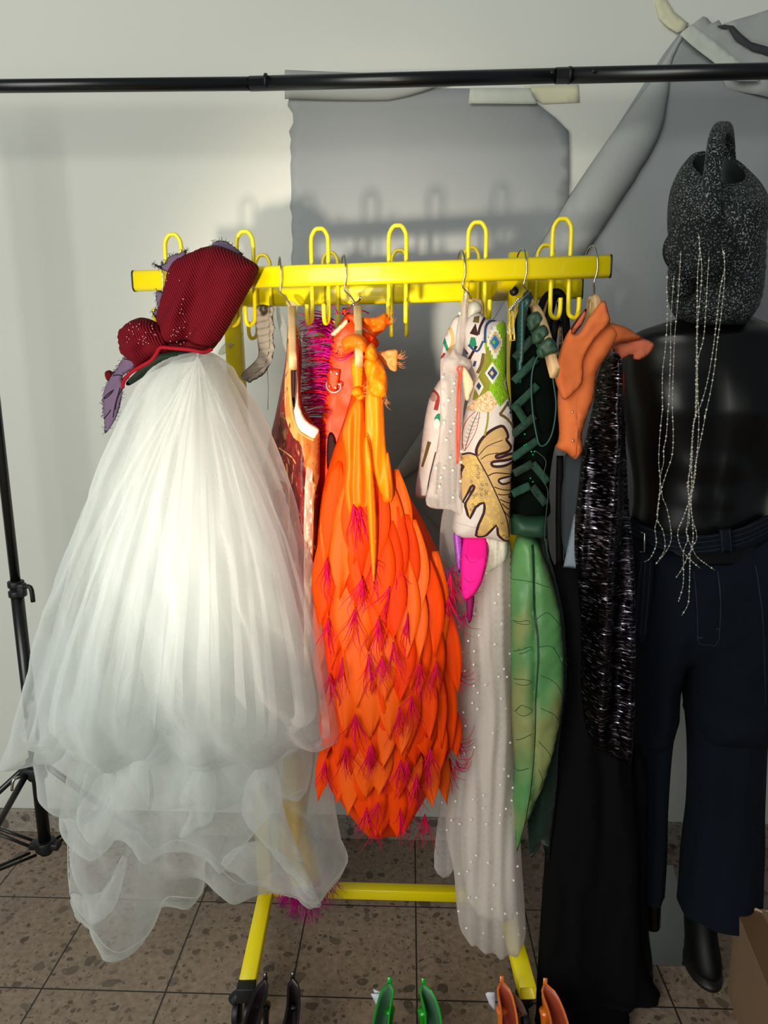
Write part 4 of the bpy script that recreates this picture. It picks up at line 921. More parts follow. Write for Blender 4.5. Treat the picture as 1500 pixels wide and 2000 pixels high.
# ------------------------------------------------------------------ embroidered jacket
jk = thing('embroidered_jacket', 'cream jacket embroidered with green diamonds and a plum-edged leaf', 'jacket', P(940, 1050, 1.38))
def Z5(l): return [(880 + x * .14, 780 + y * .14) for x, y in l]
def Z7(l): return [(840 + x * .13, 560 + y * .13) for x, y in l]
JM = [M['linen'], M['lime'], M['olive'], M['plum'], M['sand'], M['goldth'], M['rustth'], M['oliveth'], M['mauveth'], M['redth'], M['white_th'], M['blue_th'], M['navy_th'], M['teal_th'], M['tan_th'], M['mesh_tan']]
reg = []
def dia(cx, cy, rx, ry, k, st_=0):
    pts = [(cx, cy - ry), (cx + rx, cy), (cx, cy + ry), (cx - rx, cy)]
    if st_:
        o = []
        for i in range(4):
            a = pts[i]; b = pts[(i + 1) % 4]
            for j in range(4):
                t = j / 4; t2 = (j + 1) / 4; q = (a[0] + (b[0] - a[0]) * t, a[1] + (b[1] - a[1]) * t); r_ = (a[0] + (b[0] - a[0]) * t2, a[1] + (b[1] - a[1]) * t2)
                o.append(q); o.append((r_[0], q[1]) if i % 2 == 0 else (q[0], r_[1]))
        pts = o
    reg.append((pts, k))
# upper sleeve
reg.append((Z7([(1010, 560), (1080, 530), (1130, 620), (1135, 800), (1120, 1000), (1150, 1300), (1190, 1500), (1170, 1640), (1010, 1790), (960, 1720), (870, 1560), (620, 1700), (640, 1600), (680, 1420), (760, 1200), (800, 1000), (780, 880), (850, 740), (920, 640)]), 1))
reg.append((Z7([(830, 740), (800, 1000), (760, 1200), (690, 1420), (640, 1600), (620, 1700), (720, 1680), (850, 1560), (870, 1440), (800, 1300), (880, 1130), (860, 960), (800, 900)]), 2))
reg.append((Z7([(540, 1830), (620, 1720), (840, 1555), (900, 1640), (970, 1740), (880, 1860), (700, 1860)]), 15))
dia(840 + 935 * .13, 560 + 850 * .13, 15, 31, 10, 1); dia(840 + 940 * .13, 560 + 850 * .13, 12, 20, 14, 1); dia(840 + 935 * .13, 560 + 850 * .13, 9, 13, 11, 1); dia(840 + 920 * .13, 560 + 850 * .13, 3.5, 5, 1)
dia(840 + 900 * .13, 560 + 1300 * .13, 14, 21, 10); dia(840 + 900 * .13, 560 + 1300 * .13, 9, 12, 12, 1); dia(840 + 890 * .13, 560 + 1300 * .13, 4, 5, 14)
dia(840 + 710 * .13, 560 + 1500 * .13, 8.5, 17, 10); dia(840 + 710 * .13, 560 + 1490 * .13, 4, 7, 12, 1)
dia(840 + 1130 * .13, 560 + 1450 * .13, 6, 14, 10)
reg.append((stroke(Z7([(800, 480), (720, 620), (690, 740)]), 5), 3)); reg.append((Z7([(655, 570), (570, 720), (690, 760)]), 3))
reg.append((Z7([(640, 470), (720, 455), (700, 570), (615, 555)]), 7))
reg.append((Z7([(590, 770), (650, 780), (670, 880), (640, 925), (565, 900)]), 13))
reg.append((stroke(Z7([(670, 900), (600, 1040), (580, 1090)]), 5), 3))
reg.append((stroke(Z7([(980, 510), (870, 540), (800, 640), (785, 860)]), 5), 12)); reg.append((stroke(Z7([(760, 830), (680, 980), (560, 880)]), 4), 12)); reg.append((stroke(Z7([(640, 1200), (660, 1120)]), 5), 12))
reg.append((stroke(Z7([(770, 1010), (740, 1180), (690, 1300)]), 6), 7)); reg.append((stroke(Z7([(490, 930), (550, 1020)]), 6), 12))
reg.append((stroke(Z7([(1150, 1720), (1050, 1850), (1000, 1900)]), 5), 7)); reg.append((stroke(Z7([(1130, 1720), (1190, 1900)]), 5), 12)); reg.append((Z7([(1150, 1780), (1180, 1860), (1130, 1890), (1110, 1850)]), 10))
# lower sleeve leaf
leafR = Z5([(330, 750), (330, 690), (350, 610), (420, 500), (500, 430), (580, 390), (670, 350), (720, 390), (760, 440), (770, 500), (750, 540), (790, 590), (810, 640), (770, 690), (700, 720), (620, 740), (640, 770), (760, 740), (820, 740), (845, 800), (700, 830), (580, 830), (550, 860), (580, 890), (700, 890), (900, 860), (900, 1040), (700, 1060), (650, 1090), (680, 1130), (900, 1130), (900, 1960), (790, 1960), (770, 1700), (650, 1380), (480, 1020), (400, 840)])
leafL = Z5([(330, 750), (240, 725), (140, 745), (130, 860), (150, 920), (130, 1000), (115, 1250), (155, 1400), (210, 1280), (270, 1170), (300, 1170), (290, 1210), (190, 1400), (200, 1490), (245, 1600), (290, 1500), (340, 1430), (430, 1390), (430, 1520), (380, 1640), (350, 1740), (330, 1850), (410, 1870), (480, 1830), (530, 1760), (600, 1700), (630, 1830), (720, 1920), (800, 1960), (770, 1700), (650, 1380), (480, 1020), (400, 840)])
reg.append((cm2(leafR, 2), 4)); reg.append((cm2(leafL, 2), 4))
rnd = random.Random(5)
swl = []
for i in range(480):
    x = rnd.uniform(888, 992); y = rnd.uniform(888, 1052)
    if not inpoly(np.array([x]), np.array([y]), leafL)[0]: continue
    if dist_poly(np.array([x]), np.array([y]), leafL)[0] < 3: continue
    if any(math.hypot(x - a_, y - b_) < 5.6 for a_, b_ in swl): continue
    swl.append((x, y)); r0 = rnd.uniform(2.8, 4.2); a0 = rnd.uniform(0, 6.28); pts = []; sg = rnd.choice((-1, 1))
    for k in range(9): a = a0 + sg * k * .75; rr = r0 * (1 - k / 10.); pts.append((x + rr * math.cos(a), y + rr * math.sin(a)))
    band = (x - 893) / 100 + (y - 890) / 160; c_ = 6 if (x < 908 and band < .9) else (7 if (0.45 < band < 0.95 and rnd.random() < .7) or band > 1.45 and rnd.random() < .5 else 5)
    reg.append((stroke(pts, 1.3, 1.0, 0), c_))
for a, b, c in ((( 350, 700), (500, 560), (680, 470)), ((380, 790), (480, 620), (800, 640)), ((420, 850), (540, 820), (600, 840)), ((480, 950), (600, 900), (840, 960)), ((560, 1120), (700, 1190), (830, 1200)), ((620, 1270), (700, 1320), (840, 1430)), ((700, 1500), (760, 1560), (820, 1640))):
    reg.append((stroke(Z5([a, b, c]), 1.0), 8))
for a, b, c, w_ in (((350, 760), (480, 620), (690, 540), 1.6), ((390, 800), (480, 740), (620, 710), 1.6), ((490, 1020), (600, 980), (820, 1020), 2.2), ((570, 1170), (680, 1210), (830, 1245), 2), ((620, 1270), (700, 1285), (780, 1290), 2), ((650, 1340), (740, 1390), (840, 1440), 2), ((680, 1400), (760, 1480), (830, 1520), 2), ((720, 1520), (780, 1590), (820, 1640), 2)):
    reg.append((stroke(Z5([a, b, c]), w_), 3))
reg.append((stroke(Z5([(330, 750), (480, 1020), (650, 1380), (760, 1640), (800, 1900)]), 2.4), 3))
reg.append((stroke(Z5([(335, 750), (335, 660), (400, 530), (520, 415), (670, 350), (740, 410), (770, 500), (745, 540), (815, 640), (770, 700), (610, 740), (620, 780), (820, 735), (845, 805), (560, 830), (560, 890), (720, 890), (880, 845)]), 5.5), 3))
reg.append((stroke(Z5([(900, 1050), (700, 1055), (630, 1085), (700, 1140), (900, 1120)]), 4), 3)); reg.append((stroke(Z5([(840, 1280), (790, 1300), (800, 1340), (840, 1350)]), 3.5), 3))
reg.append((stroke(Z5([(145, 750), (240, 720), (330, 745)]), 3.6), 3))
reg.append((stroke(Z5([(130, 900), (165, 910), (130, 990), (115, 1240), (155, 1400), (260, 1180), (300, 1165), (290, 1215), (190, 1390), (200, 1490), (245, 1600), (320, 1450), (430, 1385), (430, 1520), (360, 1680), (335, 1850), (410, 1875), (480, 1840), (600, 1690), (630, 1830), (720, 1920), (800, 1950)]), 5, None, 2), 3))
reg.append((stroke(Z5([(490, 160), (480, 300), (440, 480)]), 3.6), 2)); reg.append((stroke(Z5([(650, 190), (760, 260), (850, 380), (890, 560)]), 6, 2.5), 7))
lf = Z5([(330, 150), (230, 260), (170, 400), (155, 560), (175, 690), (260, 560), (340, 380), (380, 160)])
for i in range(len(lf) - 1): pass
reg.append((stroke(lf, 1.2), 9)); reg.append((stroke(Z5([(360, 160), (270, 380), (180, 700)]), 1.4), 7))
for t in range(8):
    y = 240 + t * 52; x = 350 - t * 24
    reg.append((stroke(Z5([(x, y + 20), (x - 70 + t * 5, y)]), .8, None, 0), 7)); reg.append((stroke(Z5([(x, y + 20), (x + 40 - t * 2, y - 10)]), .8, None, 0), 9))
reg.append((stroke(Z5([(60, 1680), (200, 1700), (330, 1730)]), .7), 8))
slo = [(898, 650), (906, 625), (920, 612), (938, 610), (952, 622), (968, 625), (984, 627), (988, 645), (988, 700), (990, 745), (998, 790), (1003, 830), (1004, 870), (999, 930), (996, 1000), (993, 1056), (950, 1051), (887, 1044), (889, 990), (893, 930), (895, 880), (904, 830), (910, 800), (918, 770), (925, 745), (918, 720), (910, 690)]
sheet('right_sleeve', slo, JM, jk, lambda x, y: 1.36, s=6, puff=0.045, D=45, sm=3, regions=reg, wob=wrinkle(0.004, 90, 1))
sheet('collar', [(912, 600), (918, 590), (930, 588), (940, 596), (941, 608), (930, 618), (925, 640), (915, 650), (905, 640)], M['satin_cream'], jk, 1.36, s=4, puff=0.016, D=12, wob=wrinkle(0.004, 14, 2))
rg2 = [(stroke([(866, 660), (872, 680), (880, 690)], 6), 13), (stroke([(878, 640), (884, 665), (876, 690)], 7), 14), (stroke([(868, 690), (862, 700)], 5), 9)]
sheet('lapel', [(885, 622), (900, 618), (902, 660), (890, 700), (864, 705), (862, 690), (868, 660), (876, 642)], JM, jk, 1.40, s=5, puff=0.012, D=12, regions=rg2)
rg3 = [(stroke([(838, 860), (830, 890), (824, 910)], 7, 4), 7), (stroke([(842, 760), (854, 775), (850, 800)], 8), 9), (stroke([(832, 970), (838, 930), (850, 880)], 2.4), 3), (stroke([(850, 962), (858, 900)], 6), 7), (circle_poly(846, 775, 7, 9), 8), (circle_poly(856, 820, 9, 14), 13), (circle_poly(852, 826, 6, 10), 10), (stroke([(838, 745), (850, 735), (858, 742)], 4), 5)]
sheet('left_sleeve', [(862, 740), (850, 755), (838, 780), (828, 830), (820, 900), (812, 968), (840, 972), (862, 970), (880, 900), (884, 800), (880, 745)], JM, jk, 1.46, s=5, puff=0.03, D=22, regions=rg3, wob=wrinkle(0.006, 30, 5))

# ------------------------------------------------------------------ pearl organza dress
pd = thing('pearl_dress', 'long blush organza dress scattered with pearls, knotted at the top', 'dress', P(960, 1850, 1.44))
YP = 1.42
sheet('neck_drape', [(910, 566), (914, 575), (912, 600), (912, 640), (905, 680), (900, 700), (888, 705), (890, 660), (896, 620), (904, 585)], M['sheer_p'], pd, 1.34, s=4, puff=0.012, D=10, wob=vfolds(0.005, 10, 1))
sheet('knot', [(878, 692), (886, 680), (892, 690), (900, 694), (912, 700), (920, 712), (916, 722), (904, 730), (885, 728), (866, 730), (862, 712), (868, 698)], M['sheer_p'], pd, 1.325, s=4, puff=0.022, D=16, wob=wrinkle(0.012, 18, 3))
sheet('front_drape', [(862, 700), (880, 698), (905, 705), (915, 720), (912, 760), (905, 800), (902, 860), (900, 930), (906, 1005), (880, 996), (833, 986), (842, 930), (856, 860), (860, 800), (860, 730)], M['sheer_p'], pd, 1.335, s=5, puff=0.012, D=14, wob=vfolds(0.008, 13, 3))
sheet('side_drape', [(868, 990), (905, 1000), (905, 1080), (912, 1160), (912, 1250), (905, 1400), (900, 1500), (890, 1560), (885, 1700), (848, 1694), (860, 1560), (864, 1470), (880, 1400), (885, 1250), (872, 1130), (858, 1080)], M['sheer_thin'], pd, 1.44, s=7, puff=0.012, D=12, wob=vfolds(0.01, 16, 5))
PD = [(945, 1045), (992, 1045), (1000, 1130), (1000, 1250), (1002, 1400), (1006, 1500), (1014, 1600), (1020, 1700), (1026, 1800), (1022, 1835), (985, 1856), (955, 1848), (905, 1822), (893, 1780), (886, 1700), (870, 1620), (878, 1540), (898, 1450), (897, 1380), (896, 1290), (915, 1200), (930, 1130)]
sheet('skirt', PD, M['sheer_p'], pd, 1.42, s=7, puff=0.06, D=45, wob=vfolds(0.012, 26, 8))
sheet('skirt_lining', [(948, 1050), (990, 1050), (994, 1200), (997, 1400), (1004, 1600), (1010, 1770), (960, 1790), (915, 1760), (900, 1620), (915, 1450), (915, 1300), (930, 1180)], M['pearl_dress'], pd, 1.43, s=9, puff=0.04, D=40, wob=vfolds(0.010, 22, 2))
sheet('waist_yoke', [(945, 1045), (988, 1045), (990, 1090), (965, 1112), (946, 1120), (940, 1118), (948, 1085)], M['satin_cream'], pd, 1.37, s=6, puff=0.012, D=12, wob=vfolds(0.006, 16, 2))
mb = MB(); q0 = P(0, 0, 1); mb.ball((0, 0, 0), 0.0026, 10); pm = mb.build('pearl', M['pearl'], pd); pm.matrix_parent_inverse = Matrix.Identity(4)
random.seed(12); cntp = 0; used = []
def put_pearl(x, y, Y):
    global cntp
    o = pm if cntp == 0 else pm.copy()
    if cntp: COL.objects.link(o)
    o.parent = pd; o.matrix_parent_inverse = Matrix.Identity(4); o.location = P(x, y, Y) - pd.location; cntp += 1
for (poly_, n_, Yc, bul_) in ((PD, 66, 1.352, 0.0), ([(862, 730), (910, 740), (902, 860), (900, 980), (845, 970), (858, 860)], 24, 1.316, 0), ([(860, 1080), (885, 1030), (900, 1120), (885, 1600), (855, 1680), (870, 1400)], 8, 1.42, 0)):
    k = 0; tries = 0
    Pn = np.array(poly_)
    while k < n_ and tries < 4000:
        tries += 1; x = random.uniform(Pn[:, 0].min(), Pn[:, 0].max()); y = random.uniform(Pn[:, 1].min(), Pn[:, 1].max())
        if y < 1090 and n_ == 66: continue
        if not inpoly(np.array([x]), np.array([y]), poly_)[0]: continue
        if any(math.hypot(x - a, y - b) < 15 for a, b in used): continue
        dd = dist_poly(np.array([x]), np.array([y]), poly_)[0]; t = min(1, dd / 45.)
        Yq = (1.42 - 0.062 * math.sqrt(1 - (1 - t) ** 2) - 0.006) if n_ == 66 else Yc
        used.append((x, y)); put_pearl(x, y, Yq); k += 1
put_pearl(910, 575, 1.325); put_pearl(898, 612, 1.325)
# coral cord and peach tag hanging on the pearl dress
cc = thing('corded_tag', 'peach leaf-shaped tag with a coral cord on the pearl dress', 'tag', P(900, 900, 1.30))
mb = MB(); mb.tube([P(x, y, 1.297) for x, y in ((896, 716), (893, 722), (896, 730), (894, 760), (893, 800), (892, 850), (893, 906))], 0.0018, 7, smoothn=4); mb.tube([P(x, y, 1.296) for x, y in ((896, 716), (902, 718), (900, 728), (898, 760), (899, 800), (897, 850), (894, 904))], 0.0018, 7, smoothn=4); mb.build('cord', M['coral'], cc)
sheet('leaf_tag', [(900, 715), (912, 720), (922, 738), (926, 752), (920, 770), (914, 784), (909, 780), (905, 755), (902, 735)], M['skin_tag'], cc, 1.303, s=4, puff=0.003, D=6)
# pink felt and violet garment below the jacket
pk = thing('felt_costume', 'hot pink felt leaf panel hanging below the embroidered sleeve', 'costume', P(925, 1210, 1.36))
sheet('felt_panel', [(906, 1040), (948, 1040), (953, 1070), (951, 1100), (942, 1135), (928, 1160), (912, 1172), (903, 1164), (900, 1120), (902, 1070)], [M['pink'], M['magenta_d']], pk, lambda x, y: 1.375 - 0.04 * min(1, max(0, (y - 1040) / 50.)), s=5, puff=0.008, D=10, regions=[(stroke([(908, 1080), (916, 1094), (926, 1096), (936, 1088)], 1.5, .6), 1), (stroke([(906, 1126), (914, 1134), (922, 1135), (929, 1130)], 1.5, .6), 1), (stroke([(946, 1045), (950, 1080), (940, 1130)], 1.3), 1)])
sheet('dark_strip', [(911, 1168), (926, 1164), (922, 1205), (918, 1216), (914, 1212)], M['magenta_d'], pk, 1.34, s=4, puff=0.003, D=5)
sheet('violet_strip', [(886, 1042), (900, 1046), (902, 1080), (898, 1120), (892, 1100), (888, 1070)], M['violet'], pk, 1.35, s=4, puff=0.005, D=6, wob=vfolds(.004, 8, 1))
pl = []
for i in range(90):
    cx, cy = random.choice(((884, 1110), (890, 1150), (905, 1200), (900, 1130), (880, 1290), (892, 1320), (885, 1440), (893, 1490)))
    q = P(cx + random.uniform(-8, 8), cy + random.uniform(-10, 10), 1.37); a = random.uniform(-2.6, 0.6); L = random.uniform(.02, .05)
    pl.append([q, q + Vector((math.cos(a) * L * .5, -.01, math.sin(a) * L * .5)), q + Vector((math.cos(a + .5) * L, -.005, math.sin(a + .5) * L))])
o = strands('feather_wisps', pl, [M['feather_m'], M['feather_r']], pk, 0.0010, 4, 3); o['kind'] = 'stuff'

# ------------------------------------------------------------------ green dress
gd = thing('green_dress', 'dark green strappy dress with a large leaf-shaped satin skirt panel', 'dress', P(1040, 1670, 1.40))
sheet('bodice', [(1003, 640), (1015, 600), (1030, 590), (1048, 630), (1068, 680), (1085, 720), (1090, 780), (1088, 850), (1078, 900), (1072, 960), (1070, 1010), (998, 1010), (1000, 900), (998, 780), (996, 700)], M['g_black'], gd, 1.40, s=8, puff=0.05, D=30, wob=wrinkle(0.006, 40, 1))
sheet('side_ribbon', [(1012, 600), (1018, 582), (1032, 578), (1038, 590), (1030, 610), (1025, 680), (1016, 760), (1008, 700)], M['g_teal'], gd, 1.345, s=5, puff=0.008, D=6, wob=vfolds(0.005, 9, 1))
random.seed(4)
for i, pts in enumerate(([(1032, 640), (1052, 625)], [(1038, 655), (1058, 648)], [(1046, 672), (1072, 664)], [(1005, 700), (1040, 660)], [(1003, 745), (1048, 700)], [(1001, 800), (1050, 752)], [(1000, 850), (1045, 812)], [(1005, 790), (1030, 830)], [(1000, 895), (1050, 860)], [(1003, 925), (1040, 905)], [(1040, 905), (1070, 942)], [(1000, 965), (1035, 948)], [(1040, 950), (1066, 985)])):
    sheet('fabric_strip', stroke(pts, 15, None, 0), M['g_strip'] if i % 3 else M['g_dark'], gd, lambda x, y: 1.338 + 0.0, s=5, back=False, thick=0.0008, sm=0, wob=wrinkle(0.004, 20, i))
for i, (pts, Yq) in enumerate((([(1030, 620), (1050, 608), (1060, 626), (1050, 642), (1034, 646)], 1.31), ([(1040, 650), (1062, 634), (1072, 652), (1062, 668), (1042, 672)], 1.275), ([(1048, 684), (1068, 660), (1082, 664), (1090, 686), (1074, 692), (1056, 700)], 1.235))):
    sheet('shoulder_strap', pts, M['g_band'], gd, Yq, s=4, puff=0.006, D=7, wob=wrinkle(0.004, 12, i))
mb = MB(); mb.tube([P(x, y, 1.29) for x, y in ((1068, 684), (1048, 700), (1038, 740), (1040, 800), (1048, 850), (1055, 870), (1068, 866), (1080, 840), (1086, 790), (1080, 740), (1078, 700))], 0.0016, 6, smoothn=5); mb.build('cord_loop', M['g_teal'], gd)
mb = MB(); mb.tube([P(x, y, 1.315) for x, y in ((1045, 880), (1066, 900), (1060, 935), (1070, 960), (1066, 1010), (1064, 1050), (1072, 1090))], 0.0008, 5, smoothn=5); mb.build('loose_thread', M['g_band'], gd)
for x, y in ((1025, 848), (1028, 868), (1038, 882), (1044, 882), (1041, 888), (1036, 934), (1041, 941), (1024, 870)):
    mb = MB(); mb.ball(P(x, y, 1.33), 0.0016, 8); mb.build('green_gem', M['g_gem'], gd)
sheet('waistband', [(996, 1003), (1068, 1008), (1068, 1052), (1040, 1050), (998, 1044)], M['g_band'], gd, 1.36, s=7, puff=0.03, D=20, sm=0)
sheet('back_leaf', [(1060, 1050), (1080, 1110), (1100, 1200), (1106, 1330), (1092, 1450), (1088, 1530), (1076, 1640), (1070, 1685), (1058, 1640), (1052, 1660), (1036, 1672), (1030, 1600), (1020, 1300), (1030, 1050)], M['g_dark'], gd, 1.42, s=9, puff=0.02, D=20, wob=vfolds(0.012, 22, 3))
vein = []
GM = [M['g_leaf'], M['g_line'], M['g_band']]
def zl(l): return [(830 + x * .45, 1000 + y * .45) for x, y in l]
rg = [(stroke(zl([(458, 130), (465, 400), (480, 560), (470, 800), (460, 1060), (400, 1480)]), 6, 1), 2)]
for pts in ([(370, 285), (440, 280), (530, 310)], [(375, 460), (430, 445), (440, 460), (380, 462)], [(470, 445), (520, 415), (580, 480)], [(380, 590), (440, 560), (450, 570), (400, 595)], [(480, 560), (540, 560), (590, 650)], [(380, 710), (420, 695), (450, 705), (420, 720), (385, 725)], [(490, 680), (560, 720), (590, 800)], [(385, 850), (410, 810), (455, 830), (420, 855), (390, 850)], [(490, 820), (550, 850), (585, 920)], [(390, 970), (450, 925)], [(480, 960), (530, 1020), (540, 1060)], [(385, 1110), (440, 1075)], [(480, 1080), (500, 1130), (490, 1170)]):
    rg.append((stroke(zl(pts), 1.2), 1))
LF = [(1008, 1050), (1045, 1052), (1062, 1090), (1080, 1140), (1095, 1200), (1102, 1280), (1100, 1360), (1092, 1420), (1078, 1475), (1062, 1530), (1040, 1580), (1020, 1625), (1009, 1665), (1003, 1620), (998, 1560), (1004, 1500), (999, 1400), (997, 1250), (996, 1130)]
lfo = sheet('leaf_panel', LF, GM, gd, 1.385, s=7, puff=0.035, D=34, regions=rg, wob=lambda x, y: 0.006 * fbm(x / 40., y / 60.) + 0.006 * math.exp(-((x - 1040) / 5.) ** 2))
pl = []
for i in range(130):
    y = random.uniform(1280, 1600); t = (y - 1280) / 320.; x = 1101 - 75 * t ** 1.7; q = P(x, y, 1.385); L = random.uniform(.004, .014)
    pl.append([q, q + Vector((L * .6, -.002, -L * .3)), q + Vector((L, 0, -L * .9))])
f = strands('frayed_edge', pl, M['g_band'], lfo, 0.0005, 3, 2); f['kind'] = 'stuff'
# black and tan straps on the rear right hook
bs = thing('strap_bundle', 'black and tan webbing straps looped over a rear yellow hook', 'straps', P(1080, 760, 1.55))
def band(pts, w_, Y, m_, par, nm='strap'):
    o = sheet(nm, stroke(pts, w_), m_, par, Y, s=5, puff=0.002, D=4, sm=0); return o
band([(1046, 700), (1050, 640), (1062, 590), (1080, 572), (1094, 575)], 17, 1.565, M['strap_black'], bs)
band([(1052, 690), (1058, 640), (1070, 595), (1082, 574)], 10, 1.558, M['strap_tan'], bs)
band([(1064, 760), (1066, 660), (1076, 600), (1086, 572), (1098, 580), (1104, 620), (1110, 700)], 16, 1.55, M['strap_black'], bs)
band([(1070, 760), (1078, 680), (1086, 620)], 15, 1.557, M['strap_black'], bs)
band([(1080, 740), (1094, 680), (1093, 620), (1090, 590)], 6, 1.56, M['strap_tan'], bs)
# safety pins
for i in range(7):
    x = 998 + i * 2.6; y = 604 - i * 3.2; q = P(x, y, 1.335 + 0.004 * i); L = .050 + .003 * (i % 3); w_ = .0035
    an = Matrix.Rotation(R(-6 + 4 * i), 3, 'Y'); o = thing('safety_pin', 'small steel safety pin dangling beside the dark green ribbon', 'safety pin', q, 'bunch of safety pins at the green dress')
    def T(a, b): return q + an @ Vector((a, -.001 * i, b))
    mb = MB(); mb.tube([T(-w_, 0), T(-w_, -L), T(-w_ * .6, -L - .004), T(w_ * .6, -L - .004), T(w_, -L), T(w_ * .8, -.002)], 0.0007, 6, smoothn=3); mb.build('wire', M['chrome'] if i % 2 else M['goldth'], o)
    mb = MB(); mb.box(q + Vector((0, -.001 * i, 0)), (w_ * 2.0, .002, .004)); mb.build('clasp', M['chrome'], o, bevel=0.001)
mb = MB(); mb.tube([P(996, 606, 1.33), P(1010, 592, 1.33), P(1030, 574, 1.33), P(1036, 566, 1.34)], 0.0009, 6, smoothn=3)
o = mb.build('pin_wire', M['chrome']); tag(o, 'steel pin carrying the bunch of safety pins at the hanger neck', 'pin')
mb = MB(); mb.tube([P(1026, 584, 1.35), P(1030, 572, 1.345), P(1036, 584, 1.35)], 0.006, 8, smoothn=3); mb.build('neck_loop', M['g_dark'], gd)

# ------------------------------------------------------------------ apricot vest
av = thing('collared_vest', 'apricot cotton vest with wide lapel and winged cap sleeve', 'vest', P(1120, 895, 1.36))
def z4(l): return [(1050 + x * .28, 540 + y * .28) for x, y in l]
sheet('vest_body', z4([(420, 300), (500, 320), (560, 400), (520, 500), (440, 620), (410, 700), (390, 850), (350, 960), (310, 1100), (315, 1210), (265, 1275), (200, 1230), (130, 1190), (150, 1100), (140, 800), (200, 600)]), [M['apricot'], M['apricot_in']], av, 1.365, s=6, puff=0.018, D=20, regions=[(stroke(z4([(255, 820), (262, 1000), (265, 1270)]), 1.4, None, 2), 1)], wob=wrinkle(0.005, 40, 1))
sheet('lapel', z4([(340, 220), (250, 330), (180, 450), (140, 580), (120, 710), (150, 800), (170, 850), (210, 852), (300, 760), (318, 690), (320, 590), (370, 480), (440, 390), (505, 320), (490, 240), (470, 175), (430, 190), (350, 300), (280, 400), (240, 380), (300, 280)]), M['apricot'], av, 1.335, s=5, puff=0.008, D=8, wob=wrinkle(0.004, 30, 2))
sheet('lapel', z4([(340, 220), (250, 330), (180, 450), (140, 590), (150, 560), (230, 440), (320, 320)]), M['apricot_in'], av, 1.385, s=5, puff=0.006, D=8)
sheet('stand_collar', z4([(430, 190), (470, 173), (490, 240), (505, 318), (440, 385), (400, 400), (390, 300)]), M['apricot'], av, 1.345, s=5, puff=0.012, D=10)
sheet('cap_sleeve', z4([(490, 325), (560, 335), (630, 360), (690, 400), (760, 440), (812, 470), (800, 490), (740, 440), (640, 450), (560, 465), (510, 500), (440, 600), (420, 500), (440, 400)]), M['apricot'], av, lambda x, y: 1.365 + 0.0006 * max(0, x - 1190), s=5, puff=0.012, D=10, wob=wrinkle(0.004, 30, 2))
sheet('sleeve_lining', z4([(520, 495), (570, 462), (650, 450), (740, 436), (812, 470), (790, 530), (720, 580), (670, 575), (660, 550), (565, 582), (540, 540)]), M['apricot_in'], av, 1.40, s=5, puff=0.004, D=8, wob=wrinkle(0.006, 30, 5))
for x, y in ((243, 945), (247, 1145)):
    mb = MB(); mb.ball(P(*z4([(x, y)])[0], 1.345), 0.0022, 8, (1, .5, 1)); mb.build('snap_button', M['chrome'], av)
# ------------------------------------------------------------------ sequin garment + others
sq = thing('sequin_dress', 'black sequinned long-sleeved dress glittering beside the mannequin', 'dress', P(1190, 1475, 1.38))
sheet('sequin_sleeve', [(1193, 684), (1180, 700), (1166, 740), (1160, 790), (1148, 850), (1138, 900), (1130, 960), (1123, 1020), (1122, 1080), (1130, 1150), (1134, 1250), (1136, 1360), (1150, 1440), (1188, 1474), (1210, 1478), (1226, 1474), (1234, 1400), (1236, 1250), (1234, 1100), (1226, 960), (1222, 850), (1216, 760), (1210, 700)], M['sequin'], sq, 1.40, s=6, puff=0.055, D=40, wob=lambda x, y: 0.016 * math.sin((x - 1120) / 30. * 3.1 + y / 200.) + 0.008 * fbm(x / 30., y / 80.))
sheet('rust_insert', [(1210, 712), (1216, 725), (1220, 730), (1220, 765), (1214, 795), (1210, 760)], M['rust'], sq, 1.42, s=4, puff=0.006, D=5, jag=0.6)
bd_ = thing('black_gown', 'long black gown trailing onto the tiles left of the mannequin', 'gown', P(1150, 1960, 1.42))
sheet('gown_skirt', [(1075, 1112), (1136, 1112), (1190, 1300), (1232, 1480), (1242, 1600), (1246, 1750), (1250, 1850), (1262, 1900), (1288, 1942), (1262, 1958), (1225, 1962), (1218, 2010), (1060, 2010), (1048, 1960), (1052, 1850), (1062, 1700), (1072, 1550), (1084, 1450), (1095, 1300), (1082, 1200)], M['cloth_black2'], bd_, lambda x, y: min(1.455, G(x, y).y - 0.03), s=8, puff=0.05, D=50, wob=vfolds(0.012, 75, 4))
sheet('gown_train', [(1232, 1480), (1262, 1500), (1262, 1700), (1262, 1880), (1290, 1944), (1262, 1960), (1240, 1950), (1228, 1800)], M['cloth_black'], bd_, 1.47, s=8, puff=0.012, D=12, wob=vfolds(0.008, 14, 4))
gs = thing('ribbed_top', 'slate and pale blue ribbed knit top below the apricot vest', 'top', P(1110, 1110, 1.44))
sheet('dark_panel', [(1078, 760), (1090, 780), (1092, 860), (1074, 890), (1070, 1050), (1086, 1110), (1100, 1110), (1108, 950), (1120, 880), (1136, 880), (1138, 1110), (1072, 1115)], M['cloth_black2'], gs, 1.47, s=8, puff=0.01, D=10)
sheet('slate_panel', [(1106, 885), (1140, 885), (1142, 950), (1134, 1010), (1128, 1060), (1110, 1090), (1098, 1060), (1096, 980), (1100, 930)], M['slate'], gs, 1.445, s=6, puff=0.008, D=10)
sheet('blue_panel', [(1100, 1108), (1110, 1060), (1120, 1010), (1128, 990), (1132, 1112)], M['slate2'], gs, 1.43, s=6, puff=0.006, D=8, sm=0, wob=lambda x, y: 0.0012 * math.sin(x * 2.2))
band([(1094, 890), (1092, 1000), (1093, 1100)], 14, 1.455, M['strap_black'], gs, 'dark_band')

